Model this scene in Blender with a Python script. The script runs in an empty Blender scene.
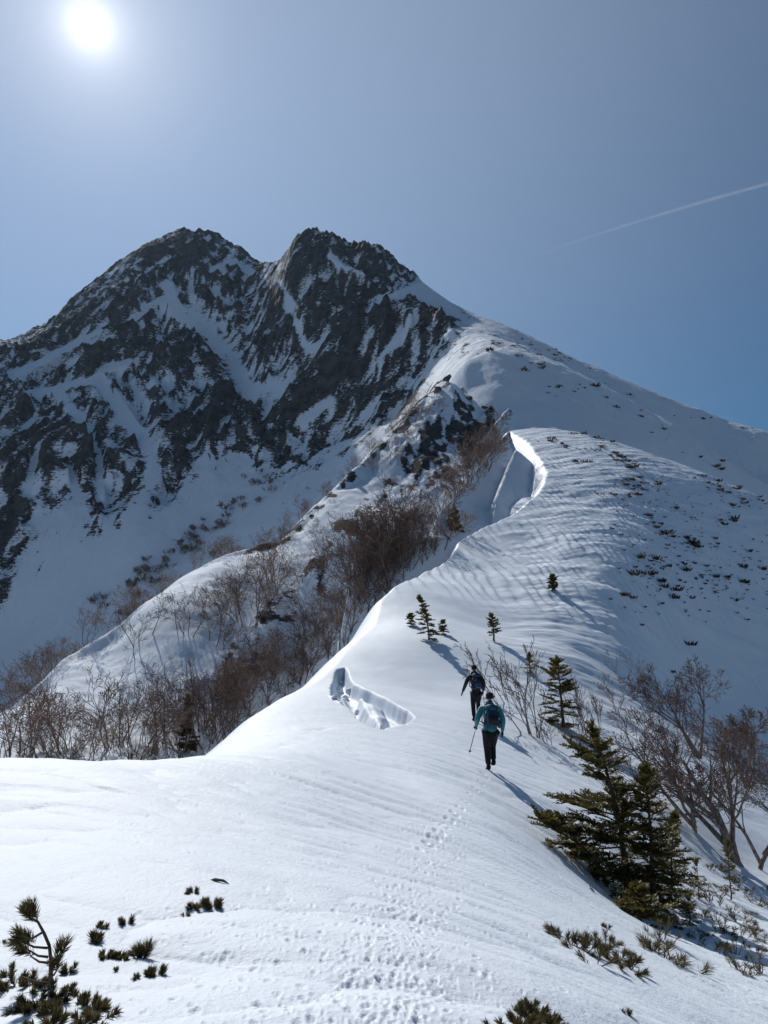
Q = 1.0
SKY_STR, SUN_STR, EXPO, SKY_SAT, GLOW_B, HAZE = .048, 5.0, -.28, 1.9, 10, .00004
import bpy, bmesh, math, random
import numpy as np
from mathutils import Vector, Matrix, Euler
R = math.radians
F = 740.0; PITCH = R(9.0)
CP, SP = math.cos(PITCH), math.sin(PITCH)
# ------------------------------------------------------------------ measuring helpers
def ray(px, py):
    a = (px-384)/F; b = (512-py)/F
    d = CP - b*SP
    return a/d, (b*CP+SP)/d          # x/y and z/y of the line of sight
# ------------------------------------------------------------------ noise
def _hash(ix, iy, seed):
    h = (ix.astype(np.int64)*374761393 + iy.astype(np.int64)*668265263 + seed*1442695041) & 0xffffffff
    h = ((h ^ (h >> 13))*1274126177) & 0xffffffff
    return (h ^ (h >> 16)) & 0xffffffff
def gnoise(x, y, seed=0):
    ix = np.floor(x); iy = np.floor(y); fx = x-ix; fy = y-iy
    ux = fx*fx*fx*(fx*(fx*6-15)+10); uy = fy*fy*fy*(fy*(fy*6-15)+10)
    r = 0
    def g(dx, dy):
        a = _hash(ix+dx, iy+dy, seed)*(2*math.pi/4294967296.0)
        return np.cos(a)*(fx-dx)+np.sin(a)*(fy-dy)
    a = g(0,0); b = g(1,0); c = g(0,1); d = g(1,1)
    return 1.5*((a+(b-a)*ux)*(1-uy)+(c+(d-c)*ux)*uy)
def fbm(x, y, octv=5, seed=0, gain=.5, lac=2.03):
    s = 0; a = 1; n = 0
    for k in range(octv):
        s = s+a*gnoise(x, y, seed+k*17); n += a; a *= gain
        x, y = (x*.8-y*.6)*lac+3.1, (x*.6+y*.8)*lac-1.7
    return s/n
def ridged(x, y, octv=5, seed=0, gain=.5, lac=2.1):
    s = 0; a = 1; n = 0; w = 1
    for k in range(octv):
        r = 1-np.abs(gnoise(x, y, seed+k*13)); r = r*r*w
        s = s+a*r; n += a; a *= gain; w = np.clip(r*1.6, 0, 1)
        x, y = (x*.8-y*.6)*lac+5.1, (x*.6+y*.8)*lac-2.7
    return s/n
def sstep(a, b, x):
    t = np.clip((x-a)/(b-a), 0, 1); return t*t*(3-2*t)
# ------------------------------------------------------------------ smooth surfaces through surveyed points
KU = 1.6
class Surf:
    def __init__(s, pts, reg=1e-5):
        P = []
        for px, py, d in pts:
            u, w = ray(px, py); P.append((u*KU, math.log(d), w))
        P = np.array(P); s.P = P[:, :2]; n = len(P)
        A = np.zeros((n+3, n+3)); A[:n, :n] = s.k(s.P, s.P)+np.eye(n)*reg
        A[:n, n] = 1; A[:n, n+1:] = s.P; A[n, :n] = 1; A[n+1:, :n] = s.P.T
        s.c = np.linalg.solve(A, np.concatenate([P[:, 2], [0, 0, 0]]))
    def k(s, a, b):
        r2 = ((a[:, None, :]-b[None, :, :])**2).sum(-1)+1e-3
        return r2**.75
    def bake(s):
        s.u0, s.du, s.v0, s.dv = -3.3, .022, 0.0, .0165
        U, V = np.meshgrid(s.u0+s.du*np.arange(301), s.v0+s.dv*np.arange(461), indexing='ij'); s.G = s.raw(U, V); return s
    def __call__(s, u, v):
        a = np.clip((u-s.u0)/s.du, 1, 298.999); b = np.clip((v-s.v0)/s.dv, 1, 458.999); i = a.astype(int); j = b.astype(int); a = a-i; b = b-j
        def cw(t): return (((2-t)*t-1)*t*.5, ((3*t-5)*t*t+2)*.5, ((4-3*t)*t+1)*t*.5, (t-1)*t*t*.5)
        wa, wb = cw(a), cw(b); out = 0
        for m in range(4):
            r = 0
            for n in range(4): r = r+wb[n]*s.G[i+m-1, j+n-1]
            out = out+wa[m]*r
        return out
    def raw(s, u, v):
        sh = u.shape; q = np.stack([u.ravel()*KU, v.ravel()], -1); out = np.zeros(len(q)); n = len(s.P)
        for i in range(0, len(q), 40000):
            b = q[i:i+40000]
            out[i:i+40000] = s.k(b, s.P)@s.c[:n]+s.c[n]+b@s.c[n+1:]
        return out.reshape(sh)
N_PTS = [
 # foreground knoll
 (-400,1100,3.0),(0,1100,2.6),(384,1150,2.35),(768,1200,3.0),(1200,1250,4.0),
 (0,1024,3.35),(200,1024,3.3),(384,1024,3.35),(560,1024,3.9),(768,1024,6.2),(1000,1040,9.0),
 (-200,900,5.2),(0,900,5.0),(200,900,5.0),(384,900,5.7),(520,900,7.5),(640,918,13.0),(768,940,14.0),(950,950,20),
 (-200,820,7.6),(0,820,7.3),(200,820,7.6),(384,830,9.0),(500,830,11),(620,850,16),
 (-300,768,10),(0,766,9.6),(100,767,10),(200,764,11),(300,757,13),(384,775,14.5),
 (-300,775,14),(0,776,14),(100,776,14),(0,790,20),(-300,790,20),(100,785,20),
 # saddle and crest trodden by the hikers
 (490,770,17.7),(420,765,16),(340,752,16.5),(475,719,25),(400,725,21),(540,760,22),(430,690,29),(540,700,32),(600,760,26),
 (742,862,22),(680,800,24),(850,880,26),
 (220,757,17),(260,722,21),(300,694,25.5),(350,652,34),(380,622,42),
 # cornice and dome
 (385,602,47),(425,625,40),(400,588,51),(455,548,68),(500,517,80),(530,497,91),(546,482,100),(540,460,116),(516,432,143),
 (495,630,45),(553,585,60),(470,590,54),(530,550,71),(560,500,92),(600,470,111),(560,430,148),(640,452,146),(700,475,142),(768,503,138),(900,560,135),
 (620,600,62),(620,540,80),(690,600,78),(768,600,96),(768,700,75),(900,700,100),(768,550,113),(690,530,100),
 (690,680,62),(768,775,60),(900,830,55),(620,660,50),(560,660,41),(660,720,42),(720,760,42),(768,800,36),(900,880,34),(640,690,48),
 # far side
 (516,440,165),(560,450,175),(640,480,170),(768,560,165),(900,620,160),
 (516,620,230),(640,640,230),(768,700,230),(900,760,230),
 (300,500,80),(400,470,110),(200,640,50),(100,700,40),(-200,760,40),
]
S_PTS = [
 (-300,1100,30),(0,1000,30),(150,960,28),(250,950,36),(330,900,50),
 (-300,900,45),(0,790,50),(100,775,58),(200,745,72),(300,705,90),(350,670,100),
 (-300,860,50),(0,760,60),(100,725,72),(200,680,82),(300,620,100),(380,600,112),(430,580,118),
 # spur crest
 (-300,860,62),(-100,770,68),(0,716,76),(70,661,87),(140,606,99),(215,563,113),(285,541,125),(330,494,140),(385,440,165),(425,400,190),(442,383,205),(470,396,205),(500,412,200),
 (100,668,86),(200,610,92),(270,600,102),(350,530,124),(400,480,148),(375,500,138),(300,570,112),
 (440,440,168),(440,500,135),(470,480,145),(480,430,180),(400,540,122),
 # behind the spur
 (-100,850,90),(0,790,95),(70,720,110),(140,670,125),(215,620,140),(285,590,160),(330,560,185),(385,500,210),(425,450,240),(442,430,250),(500,460,240),
 (0,1000,200),(215,800,250),(385,650,300),(500,600,300),(700,700,300),(900,800,300),
 # below the scoop
 (490,520,104),(520,508,102),(545,505,104),(448,535,112),(500,545,95),
 (535,520,150),(580,560,150),(650,650,150),(600,600,110),(600,700,80),(700,800,80),(500,700,60),(900,950,60),
]
M_PTS = [
 (-300,700,300),(0,660,330),(100,610,340),(200,560,350),(300,520,330),(400,500,300),(0,800,200),(200,760,200),(400,620,220),(-300,900,200),
 (0,600,350),(60,560,362),(130,520,375),(200,490,397),(260,440,425),(330,420,410),(400,390,375),
 (0,500,400),(60,450,430),(0,420,460),(100,400,480),(180,330,560),(100,480,410),
 (0,338,600),(40,334,615),(90,287,660),(150,245,690),(190,231,720),(222,240,690),(240,256,655),(255,272,625),(266,270,610),(281,261,592),(292,245,578),(303,238,568),(320,238,556),(345,245,545),(378,249,535),(395,257,525),(413,274,512),(432,290,490),
 (200,400,472),(250,360,520),(300,340,480),(350,330,455),(400,340,415),(250,300,590),(430,340,400),
 (-100,350,590),(-300,400,590),
 # right shoulder and the rib that runs down from the hump
 (520,332,440),(560,351,430),(600,369,422),(650,391,415),(700,411,410),(768,434,400),(900,490,390),(1100,560,380),
 (560,362,395),(600,386,382),(650,411,376),(700,438,376),(768,480,360),
 (489,351,224),(510,350,230),(530,355,234),(560,372,224),(600,395,220),(650,421,224),(700,450,230),(740,475,235),
 (530,350,320),(560,368,310),(600,391,300),(650,417,300),(700,446,300),
 (500,410,190),(530,425,183),(560,430,180),(600,440,182),(650,460,185),(700,490,190),(768,530,200),(900,600,230),(1000,560,330),
 (470,385,205),(450,378,215),(462,364,218),(475,400,196),
 (450,395,265),(489,366,250),(440,372,330),(430,400,300),(470,330,380),(470,345,330),(500,340,350),
 (440,460,190),(520,600,100),(768,760,120),(300,800,110),(-300,1100,110),(1100,800,110),
 # behind the skyline
 (-300,470,800),(0,400,800),(100,330,850),(190,290,900),(255,330,840),(305,300,690),(400,340,640),(520,400,560),(650,470,540),(768,520,520),(1100,650,520),
 (0,600,1600),(400,600,1600),(900,700,1600),(-300,600,1600),
]
SN, SS, SM = Surf(N_PTS).bake(), Surf(S_PTS).bake(), Surf(M_PTS).bake()

# the cornice edge, walked from the knoll to the top of the dome
EDGE_PTS = [(-900,745,60),(-300,768,11),(0,767,10),(100,768,10.6),(170,766,11.8),(204,757,16),(232,745,19),(262,722,22),(300,694,26),(345,655,33),(378,625,42),(383,603,47),(396,590,50),(425,568,57),(455,547,66),(460,534,70),(480,522,75),(505,515,80),(530,503,88),(545,490,98),(549,478,106),(544,464,116),(530,448,130),(514,434,142),(509,426,150),(480,380,200)]
def _edge():
    Q = []
    for px, py, d in EDGE_PTS:
        u, w = ray(px, py); Q.append((u*d, d))
    return np.array(Q)
EDGE = _edge()
def edge_dist(x, y):
    """plan distance to the edge, positive on the windward (left) side"""
    best = np.full(x.shape, 1e9); sg = np.ones(x.shape); tt = np.zeros(x.shape); cum = 0
    for i in range(len(EDGE)-1):
        ax, ay = EDGE[i]; bx, by = EDGE[i+1]; dx, dy = bx-ax, by-ay; L2 = dx*dx+dy*dy
        t = np.clip(((x-ax)*dx+(y-ay)*dy)/L2, 0, 1)
        d = np.hypot(x-ax-t*dx, y-ay-t*dy); m = d < best
        best = np.where(m, d, best); sg = np.where(m, np.sign((x-ax)*-dy+(y-ay)*dx), sg); tt = np.where(m, i+t, tt)
    return best*sg, tt
def zN(u, v):
    """height of the near ground at (u, v) ; eye at height 0"""
    y = np.exp(v); x = u*y; z = SN(u, v)*y
    e, t = edge_dist(x, y)
    e2 = np.clip(e, 0, None)
    r = np.interp(t, [0, 4, 5, 10, 12, 17, 18.5, 24], [.5, .5, 1.2, 1.2, .25, .25, .8, .8])      # rounding of the lip
    st = np.interp(t, [0, 4, 5.5, 10, 11.5, 14, 24], [1.0, 1.0, 1.1, 1.1, 1.9, 2.2, 2.2])
    dr = st*(np.sqrt(e2*e2+r*r)-r); k = sstep(17.5, 18.3, t)*(1-sstep(23.2, 23.9, t))
    z = z-(dr*(1-k)+k*np.minimum(dr, 1.5+.95*e2+1.8*np.clip(e2-17, 0, None)))
    return z
def zS(u, v): return SS(u, v)*np.exp(v)
def zM(u, v): return SM(u, v)*np.exp(v)
def lin(pts, fn=None):
    Q = []
    for px, py, d in pts:
        u, w = ray(px, py); Q.append((u*d, d, w*d))
    return np.array(Q)
def tent(x, y, line, sl, sr, rnd=1.0):
    """a sharp ridge following a surveyed line, slope sl on its left, sr on its right"""
    out = np.full(x.shape, -1e9)
    for i in range(len(line)-1):
        a, b = line[i], line[i+1]; dx, dy = b[0]-a[0], b[1]-a[1]; L2 = dx*dx+dy*dy
        t = np.clip(((x-a[0])*dx+(y-a[1])*dy)/L2, 0, 1)
        d = np.hypot(x-a[0]-t*dx, y-a[1]-t*dy); side = (x-a[0])*-dy+(y-a[1])*dx
        sl_ = np.where(side > 0, sl, sr)
        z = a[2]+(b[2]-a[2])*t-sl_*(np.sqrt(d*d+rnd*rnd)-rnd)
        out = np.maximum(out, z)
    return out
def bowl(x, y):
    best = np.full(x.shape, 1e9); zc = np.zeros(x.shape); sg = np.ones(x.shape)
    for a, b in zip(FIN, FIN[1:]):
        dx, dy = b[0]-a[0], b[1]-a[1]; t = np.clip(((x-a[0])*dx+(y-a[1])*dy)/(dx*dx+dy*dy), 0, 1)
        d = np.hypot(x-a[0]-t*dx, y-a[1]-t*dy); m = d < best
        best = np.where(m, d, best); zc = np.where(m, a[2]+(b[2]-a[2])*t, zc); sg = np.where(m, (x-a[0])*-dy+(y-a[1])*dx, sg)
    # the line runs downhill towards the eye, so its right hand side (sg < 0) is the windward drop
    right = 4.5*(1-np.exp(-best/2.5))+.05*best+2.5*np.clip(best-24, 0, None)
    e, _ = edge_dist(x, y)
    return zc-np.where(sg < 0, 2.4*best, right)-3*np.clip(-e, 0, None)
def smax(a, b, k):
    h = np.clip(.5+.5*(a-b)/k, 0, 1); return b+(a-b)*h+k*h*(1-h)
FIN = lin([(512,428,150),(497,443,130),(480,465,116),(462,487,106),(445,506,99),(437,516,96)])
FIN2 = lin([(516,450,122),(506,474,112),(496,499,104)])
RIBS = [lin(r) for r in (
 [(508,408,190),(490,430,176),(470,456,162),(452,478,150)],
 [(497,398,196),(478,420,184),(455,440,174),(430,462,162)],
 [(480,392,202),(462,412,192),(440,432,180),(415,455,168)],
 [(462,386,206),(445,405,197),(425,425,186),(402,445,174)])]
SPUR = lin([(-100,772,68),(0,716,76),(35,688,81),(70,661,87),(105,632,93),(140,606,99),(178,583,106),(215,562,113),(250,549,119),(285,539,125),(308,515,132),(330,494,140),(358,466,152),(385,440,165),(410,413,181),(425,399,190),(442,382,205)])
RIBB = lin([(378,490,142),(362,506,134),(345,530,126),(318,556,117),(290,585,107),(262,612,99),(235,640,91),(212,668,84)])
def pixel_of(x, y, z):
    yc = y*CP+z*SP; zc = z*CP-y*SP
    return 384+F*x/yc, 512-F*zc/yc
def inpoly(px, py, poly):
    c = np.zeros(px.shape, bool); n = len(poly); j = n-1
    for i in range(n):
        xi, yi = poly[i]; xj, yj = poly[j]
        c ^= ((yi > py) != (yj > py)) & (px < (xj-xi)*(py-yi)/(yj-yi+1e-9)+xi); j = i
    return c
def polydist(px, py, pts):
    best = np.full(px.shape, 1e9)
    for (ax, ay), (bx, by) in zip(pts, pts[1:]):
        dx, dy = bx-ax, by-ay; t = np.clip(((px-ax)*dx+(py-ay)*dy)/(dx*dx+dy*dy+1e-9), 0, 1)
        best = np.minimum(best, np.hypot(px-ax-t*dx, py-ay-t*dy))
    return best
# ---- broken cornice
def solve(px, py, fn, v0, v1, n=1500):
    v = np.linspace(math.log(v0), math.log(v1), n); u, w = ray(px, py)
    z = fn(np.full(n, u), v)/np.exp(v); k = int(np.argmax(z >= w))
    if z[k] < w: return None
    d = math.exp(v[k]); return (u*d, d, float(z[k]*d))
_cp = [(336,668),(346,666),(353,681),(364,688),(377,694),(388,700),(399,706),(410,711),(414,716),(408,722),(396,725),(384,729),(374,728),(362,722),(350,710),(338,702),(330,697),(331,684)]
CRACK = [solve(px, py, zN, 12, 45)[:2] for px, py in _cp]
_sl = [(354,690),(364,691),(374,697),(386,703),(392,711),(388,718),(379,721),(368,712),(358,703)]
SLAB = [solve(px, py, zN, 12, 45)[:2] for px, py in _sl]
_rb = [(333,686),(346,680),(352,694),(352,706),(340,704),(331,698)]
RUBBLE = [solve(px, py, zN, 12, 45)[:2] for px, py in _rb]
def sdf(x, y, poly):
    d = polydist(x, y, poly+poly[:1]); return np.where(inpoly(x, y, poly), d, -d)
def HN(u, v, fine=True):
    y = np.exp(v); x = u*y; z = zN(u, v)
    wx = x+2.5*gnoise(x/9, y/9, 5); wy = y+2.5*gnoise(x/9, y/9, 6)
    # broad wind-shaped undulations
    far = sstep(4, 40, y)
    z = z+fbm(x/16, y/11, 3, 3)*.45*far+fbm(x/60+4, y/60, 2, 8)*1.2*sstep(45, 120, y)
    if not fine: return z
    # long drift lines on the knoll
    near = 1-sstep(14, 30, y)
    q = fbm(wx/2.6, wy/.9, 4, 21); z = z+near*(.03*q+.055*(np.abs(gnoise(wx/3.2+.4*q, wy/.95, 23))**.55)+.03*np.abs(gnoise(wx/1.6+q, wy/.42, 24))**.6+.006*fbm(x/.25, y/.25, 3, 27))
    z = z+.05*fbm(x/3, y/3, 4, 28)*sstep(12, 25, y)*(1-sstep(60, 90, y))
    # sastrugi on the dome: steep little fronts, warped
    dm = sstep(46, 58, y)*(1-.55*sstep(110, 150, y))
    a = .12; s = (x*math.cos(a)+y*math.sin(a)); t = (-x*math.sin(a)+y*math.cos(a))
    ph = s/1.05+1.0*gnoise(t/11, s/6, 31)+.32*gnoise(t/3.0, s/2.0, 32)+.04*t
    saw = ph-np.floor(ph); wave = np.where(saw < .72, saw/.72, (1-saw)/.28)
    amp = .5+.5*np.clip(gnoise(x/7, y/7, 33)+.5, 0, 1)
    z = z+dm*(.115*amp*sstep(0, 1, wave)+.035*fbm(s/.9, t/3.4, 3, 36)+.25*fbm(s/9, t/14, 3, 34))
    # wind lanes and small steps running down the right flank
    fl = sstep(20, 45, y)*sstep(.10, .25, u)
    z = z+fl*.32*fbm((x*.8+y*.6)/9, (x*.6-y*.8)/1.9, 4, 41)
    # broken cornice block
    i = (y > 20) & (y < 45) & (x < 4) & (x > -6)
    if i.any():
        xi, yi = x[i], y[i]; d = sdf(xi, yi, CRACK)+.05*gnoise(xi/.9, yi/.9, 51)+.012*gnoise(xi/.3, yi/.3, 50); sl = sdf(xi, yi, SLAB)+.12*gnoise(xi/1.3, yi/1.3, 52)+.03*gnoise(xi/.3, yi/.3, 49); rb = sdf(xi, yi, RUBBLE)
        dz = -.55*sstep(-.02, .16, d)-.12*sstep(.1, .6, d)+.05*fbm(xi/.5, yi/.5, 3, 57)*sstep(0, .3, d)
        dz = dz+sstep(-.04, .22, sl)*(.46+.10*gnoise(xi/1.2, yi/1.2, 53)+.10*sstep(.1, .6, sl))
        dz = dz+sstep(-.1, .2, rb)*(.16+.30*fbm(xi/.45, yi/.45, 3, 55))
        zz = z[i]+dz; z = z.copy(); z[i] = zz
    return z
def HS(u, v, fine=True):
    y = np.exp(v); x = u*y; z = zS(u, v)
    z = smax(z, tent(x, y, SPUR, 1.1, 1.5, .5+.0*x)+.35*gnoise(x/4, y/4, 62)+.5*gnoise(x/13, y/13, 63), 1.2)
    z = smax(z, tent(x, y, RIBB, 1.6, .95, 2.2)-.6+1.2*fbm(x/8, y/8, 4, 69), 1.5)
    z = z-60*sstep(.22, .34, u)
    nz = fbm(x/18, y/18, 5, 61)
    px, py = pixel_of(x, y, z)
    bank = sstep(60, 90, y)*(1-sstep(.19, .23, u+.0*v))
    rk = sstep(120, 150, y)*sstep(-.02, .03, u)
    z = z+.9*nz+rk*2.2*(ridged(x/9, y/14, 4, 64)-.5)+.22*fbm(x/3, y/3, 4, 66)
    for r in RIBS: z = np.maximum(z, tent(x, y, r, .9, 1.7, .3)+.4*gnoise(x/4, y/4, 67))
    z = np.maximum(z, bowl(x, y)+.2*gnoise(x/5, y/5, 68))
    z = np.maximum(z, tent(x, y, FIN2, 1.0, 2.0, .25))
    return z
SNOWLINES = [([(192,316),(212,335),(228,356),(240,378),(256,396),(280,388)],11),([(60,392),(84,425),(98,455),(101,490)],5),([(100,384),(128,418),(148,446),(156,476)],8),
 ([(168,285),(178,312)],7),([(280,282),(284,290),(292,304)],4),([(330,256),(345,266),(362,272)],4),([(25,393),(50,388),(95,380)],4),([(0,424),(14,416)],4),
 ([(212,270),(235,262),(250,272)],5),([(100,330),(60,350),(20,372)],4),([(285,300),(300,330),(308,350)],4),([(215,290),(228,310)],4),([(160,300),(120,330),(90,345)],4),
 ([(130,360),(100,372)],3),([(0,385),(30,365)],3),([(340,330),(310,350)],4),([(385,300),(420,290),(450,300)],10),([(400,330),(380,360)],4),([(330,400),(300,420)],5),([(35,460),(25,500)],5),([(70,470),(80,500)],4)]
ROCKBLOBS = [((190,248),42,24),((340,262),70,28),((180,345),26,22),((268,440),10,20),((298,462),10,14),((168,480),14,18),((60,455),46,50),((8,520),10,50),((20,350),25,12),((395,372),60,55),((310,300),60,50),((215,420),55,35),((120,320),60,40)]
def rockfield(px, py, y):
    """where the mountain is bare rock (1) and where snow lies (0), before the break-up"""
    w = .12+.0*px
    for cx, cy, rx, ry, a in ((452,376,7,6,-.3),(530,352,16,3,.5),(555,362,18,3,.45),(505,346,10,3,.35),(440,370,12,14,-.5),(148,250,8,12,.6),(515,335,26,3,.28),(279,263,9,16,-.25),(425,388,13,24,-.5),(355,275,60,35,.2),(190,250,35,18,.15)): w = w+a*np.exp(-((px-cx)/rx)**2-((py-cy)/ry)**2)
    body = [(0,150),(200,150),(262,200),(300,150),(380,200),(436,284),(462,318),(455,345),(440,368),(430,390),(398,418),(350,435),(318,452),(305,470),(290,462),(275,470),(248,456),(225,452),(195,462),(170,500),(150,505),(150,480),(130,500),(100,528),(70,490),(40,500),(30,560),(10,600),(-200,640),(-200,150)]
    b = sdf(px, py, body); w = w+.37*sstep(-8, 14, b)-.45*sstep(6, 24, -b)
    for (cx, cy), rx, ry in ROCKBLOBS:
        q = ((px-cx)/rx)**2+((py-cy)/ry)**2; w = w+.16*np.exp(-q)
    for pts, wd in SNOWLINES:
        d = polydist(px, py, pts); w = w-.75*np.exp(-(d/wd)**2)
    return w
def HM(u, v, fine=True, want=False):
    y = np.exp(v); x = u*y; z = zM(u, v); px, py = pixel_of(x, y, z)
    w = rockfield(px, py, y); rock = sstep(.15, .6, w); far = sstep(170, 320, y)
    wx = x+22*gnoise(x/80, y/80, 71); wy = y+22*gnoise(x/80, y/80, 72)
    r1 = ridged(wx/70, wy/110, 6, 73, .55); r2 = ridged(wx/22, wy/30, 4, 79, .55)
    r3 = ridged(wx/9+.3*r2, wy/13, 4, 77, .6)
    crest = np.interp(pixel_of(x, y, z)[0], [0,90,150,190,222,255,262,290,340,380,410,432,768], [610,660,700,740,715,640,600,565,545,530,515,490,400]); far = far*(1-.62*sstep(.84, .99, y/crest))
    z = z+far*(26*(r1-.45)*(.12+rock)+(8.5*(r2-.45)+3.2*(r3-.45))*rock+(1-rock)*1.5*fbm(x/30, y/30, 3, 81))
    z = z+sstep(430, 520, y)*rock*(3.5+3*sstep(-40, -10, x+70))*(ridged(x/8, y/22, 3, 85)-.45)
    z = z+.5*fbm(x/6, y/6, 3, 83)
    if want:
        px, py = pixel_of(x, y, z)
        m = w+.45*(r2-.45)+.35*(r1-.45)+.85*(r3-.45)+.42*fbm(x/10, y/15, 5, 87)-.05*rock
        m = np.where((px > 440) & (y < 330), m-.0, m)
        return z, m
    return z
def places(pts, layer='all', dmin=1.5, dmax=1200, n=900):
    """where lines of sight through measured spots meet the terrain"""
    fs = dict(N=(HN,), S=(HS,), M=(HM,), NS=(HN, HS), all=(HN, HS, HM))[layer]; out = []
    V1 = np.linspace(math.log(dmin), math.log(dmax), n)
    for c in range(0, len(pts), 200):
        q = np.array(pts[c:c+200], float); u, w = ray(q[:, 0], q[:, 1])
        V = np.repeat(V1[None], len(q), 0); U = np.repeat(u[:, None], n, 1)
        f = np.max([g(U, V) for g in fs], 0)/np.exp(V)-w[:, None]
        k = np.argmax(f >= 0, 1); ok = (f[np.arange(len(q)), k] >= 0) & (k > 0)
        for i in range(len(q)):
            if not ok[i]: out.append(None); continue
            a, b = f[i, k[i]-1], f[i, k[i]]; t = -a/(b-a+1e-12); d = math.exp(V1[k[i]-1]+t*(V1[1]-V1[0]))
            out.append(Vector((u[i]*d, d, w[i]*d)))
    return out
def place(px, py, layer='all', dmin=1.5, dmax=1200): return places([(px, py)], layer, dmin, dmax, 2600)[0]
def ground_z(x, y, layer='all'):
    u = np.array([x/y]); v = np.array([math.log(y)])
    fs = dict(N=(HN,), S=(HS,), M=(HM,), all=(HN, HS, HM))[layer]
    return float(max(f(u, v)[0] for f in fs))
# ================================================================== scene basics
C = bpy.context.scene.collection
sc = bpy.context.scene
ZO = 1.6
rnd = random.Random(7)
def tag(o, label=None, cat=None, group=None, kind=None):
    if label: o['label'] = label
    if cat: o['category'] = cat
    if group: o['group'] = group
    if kind: o['kind'] = kind
    return o
SUN_EL, SUN_AZ = R(39.7), R(-24.2)
SUN = Vector((math.sin(SUN_AZ)*math.cos(SUN_EL), math.cos(SUN_AZ)*math.cos(SUN_EL), math.sin(SUN_EL)))
def nn(nt, t, **kw):
    n = nt.nodes.new(t)
    for k, v in kw.items():
        if k.startswith('i_'): n.inputs[k[2:].replace('_', ' ')].default_value = v
        else: setattr(n, k, v)
    return n
def mat(name):
    m = bpy.data.materials.new(name); m.use_nodes = True; nt = m.node_tree; nt.nodes.clear()
    out = nn(nt, 'ShaderNodeOutputMaterial'); return m, nt, out
def math_(nt, op, a, b=None, c=None):
    n = nn(nt, 'ShaderNodeMath', operation=op)
    for i, q in enumerate((a, b, c)):
        if q is None: continue
        if isinstance(q, (int, float)): n.inputs[i].default_value = q
        else: nt.links.new(q, n.inputs[i])
    return n.outputs[0]
def noise(nt, vec, scale, detail=4, rough=.55, out='Fac'):
    n = nn(nt, 'ShaderNodeTexNoise'); n.inputs['Scale'].default_value = scale; n.inputs['Detail'].default_value = detail
    n.inputs['Roughness'].default_value = rough; nt.links.new(vec, n.inputs['Vector']); return n.outputs[out]
def mapr(nt, v, a, b, c=0., d=1., t='SMOOTHSTEP'):
    n = nn(nt, 'ShaderNodeMapRange', interpolation_type=t)
    for k, q in zip(('From Min', 'From Max', 'To Min', 'To Max'), (a, b, c, d)): n.inputs[k].default_value = q
    nt.links.new(v, n.inputs['Value']); return n.outputs[0]
def mixc(nt, f, a, b):
    n = nn(nt, 'ShaderNodeMix', data_type='RGBA')
    for s, q in ((n.inputs['Factor'], f), (n.inputs['A'], a), (n.inputs['B'], b)):
        if isinstance(q, (int, float)): s.default_value = q
        elif isinstance(q, tuple): s.default_value = q if len(q) == 4 else (*q, 1)
        else: nt.links.new(q, s)
    return n.outputs['Result']
# ------------------------------------------------------------------ world, sun, camera
w = bpy.data.worlds.new('World'); sc.world = w; w.use_nodes = True; nt = w.node_tree; nt.nodes.clear()
sky = nn(nt, 'ShaderNodeTexSky', sky_type='NISHITA', sun_disc=False, sun_elevation=SUN_EL, sun_rotation=SUN_AZ, altitude=2500, air_density=1.2, dust_density=.8, ozone_density=1.5)
tc = nn(nt, 'ShaderNodeTexCoord'); dot = nn(nt, 'ShaderNodeVectorMath', operation='DOT_PRODUCT'); nt.links.new(tc.outputs['Generated'], dot.inputs[0]); dot.inputs[1].default_value = SUN
ang = math_(nt, 'ARCCOSINE', math_(nt, 'MINIMUM', dot.outputs['Value'], .9999999))
deg = math_(nt, 'MULTIPLY', ang, 180/math.pi)
disc = mapr(nt, deg, .25, .75, 1, 0)
def glow(k, a): return math_(nt, 'MULTIPLY', math_(nt, 'EXPONENT', math_(nt, 'MULTIPLY', deg, -1/k)), a)
aur0 = math_(nt, 'MULTIPLY', math_(nt, 'EXPONENT', math_(nt, 'MULTIPLY', math_(nt, 'POWER', math_(nt, 'DIVIDE', deg, 42), 2), -1)), GLOW_B)
aur = math_(nt, 'ADD', math_(nt, 'ADD', glow(.8, 34), glow(4, 12)), math_(nt, 'MULTIPLY', disc, 300))
hz = nn(nt, 'ShaderNodeMix', data_type='RGBA', blend_type='ADD'); hz.inputs['Factor'].default_value = 1
gc = nn(nt, 'ShaderNodeVectorMath', operation='SCALE'); gc.inputs[0].default_value = (1, .97, .93); nt.links.new(aur, gc.inputs['Scale'])
gw = nn(nt, 'ShaderNodeVectorMath', operation='SCALE'); gw.inputs[0].default_value = (.79, .90, 1.01); nt.links.new(aur0, gw.inputs['Scale'])
ga = nn(nt, 'ShaderNodeVectorMath', operation='ADD'); nt.links.new(gc.outputs[0], ga.inputs[0]); nt.links.new(gw.outputs[0], ga.inputs[1])
sat = nn(nt, 'ShaderNodeHueSaturation'); sat.inputs['Saturation'].default_value = SKY_SAT; nt.links.new(sky.outputs[0], sat.inputs['Color'])
nt.links.new(sat.outputs[0], hz.inputs['A']); nt.links.new(ga.outputs[0], hz.inputs['B'])
bg = nn(nt, 'ShaderNodeBackground'); bg.inputs['Strength'].default_value = SKY_STR; nt.links.new(hz.outputs['Result'], bg.inputs['Color'])
wo = nn(nt, 'ShaderNodeOutputWorld'); nt.links.new(bg.outputs[0], wo.inputs['Surface'])
sc.cycles.diffuse_bounces = 2
w.cycles.sampling_method = 'MANUAL'; w.cycles.sample_map_resolution = 1024
ld = bpy.data.lights.new('sun', 'SUN'); ld.energy = SUN_STR; ld.angle = R(.53); ld.color = (1, .955, .89)
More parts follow.
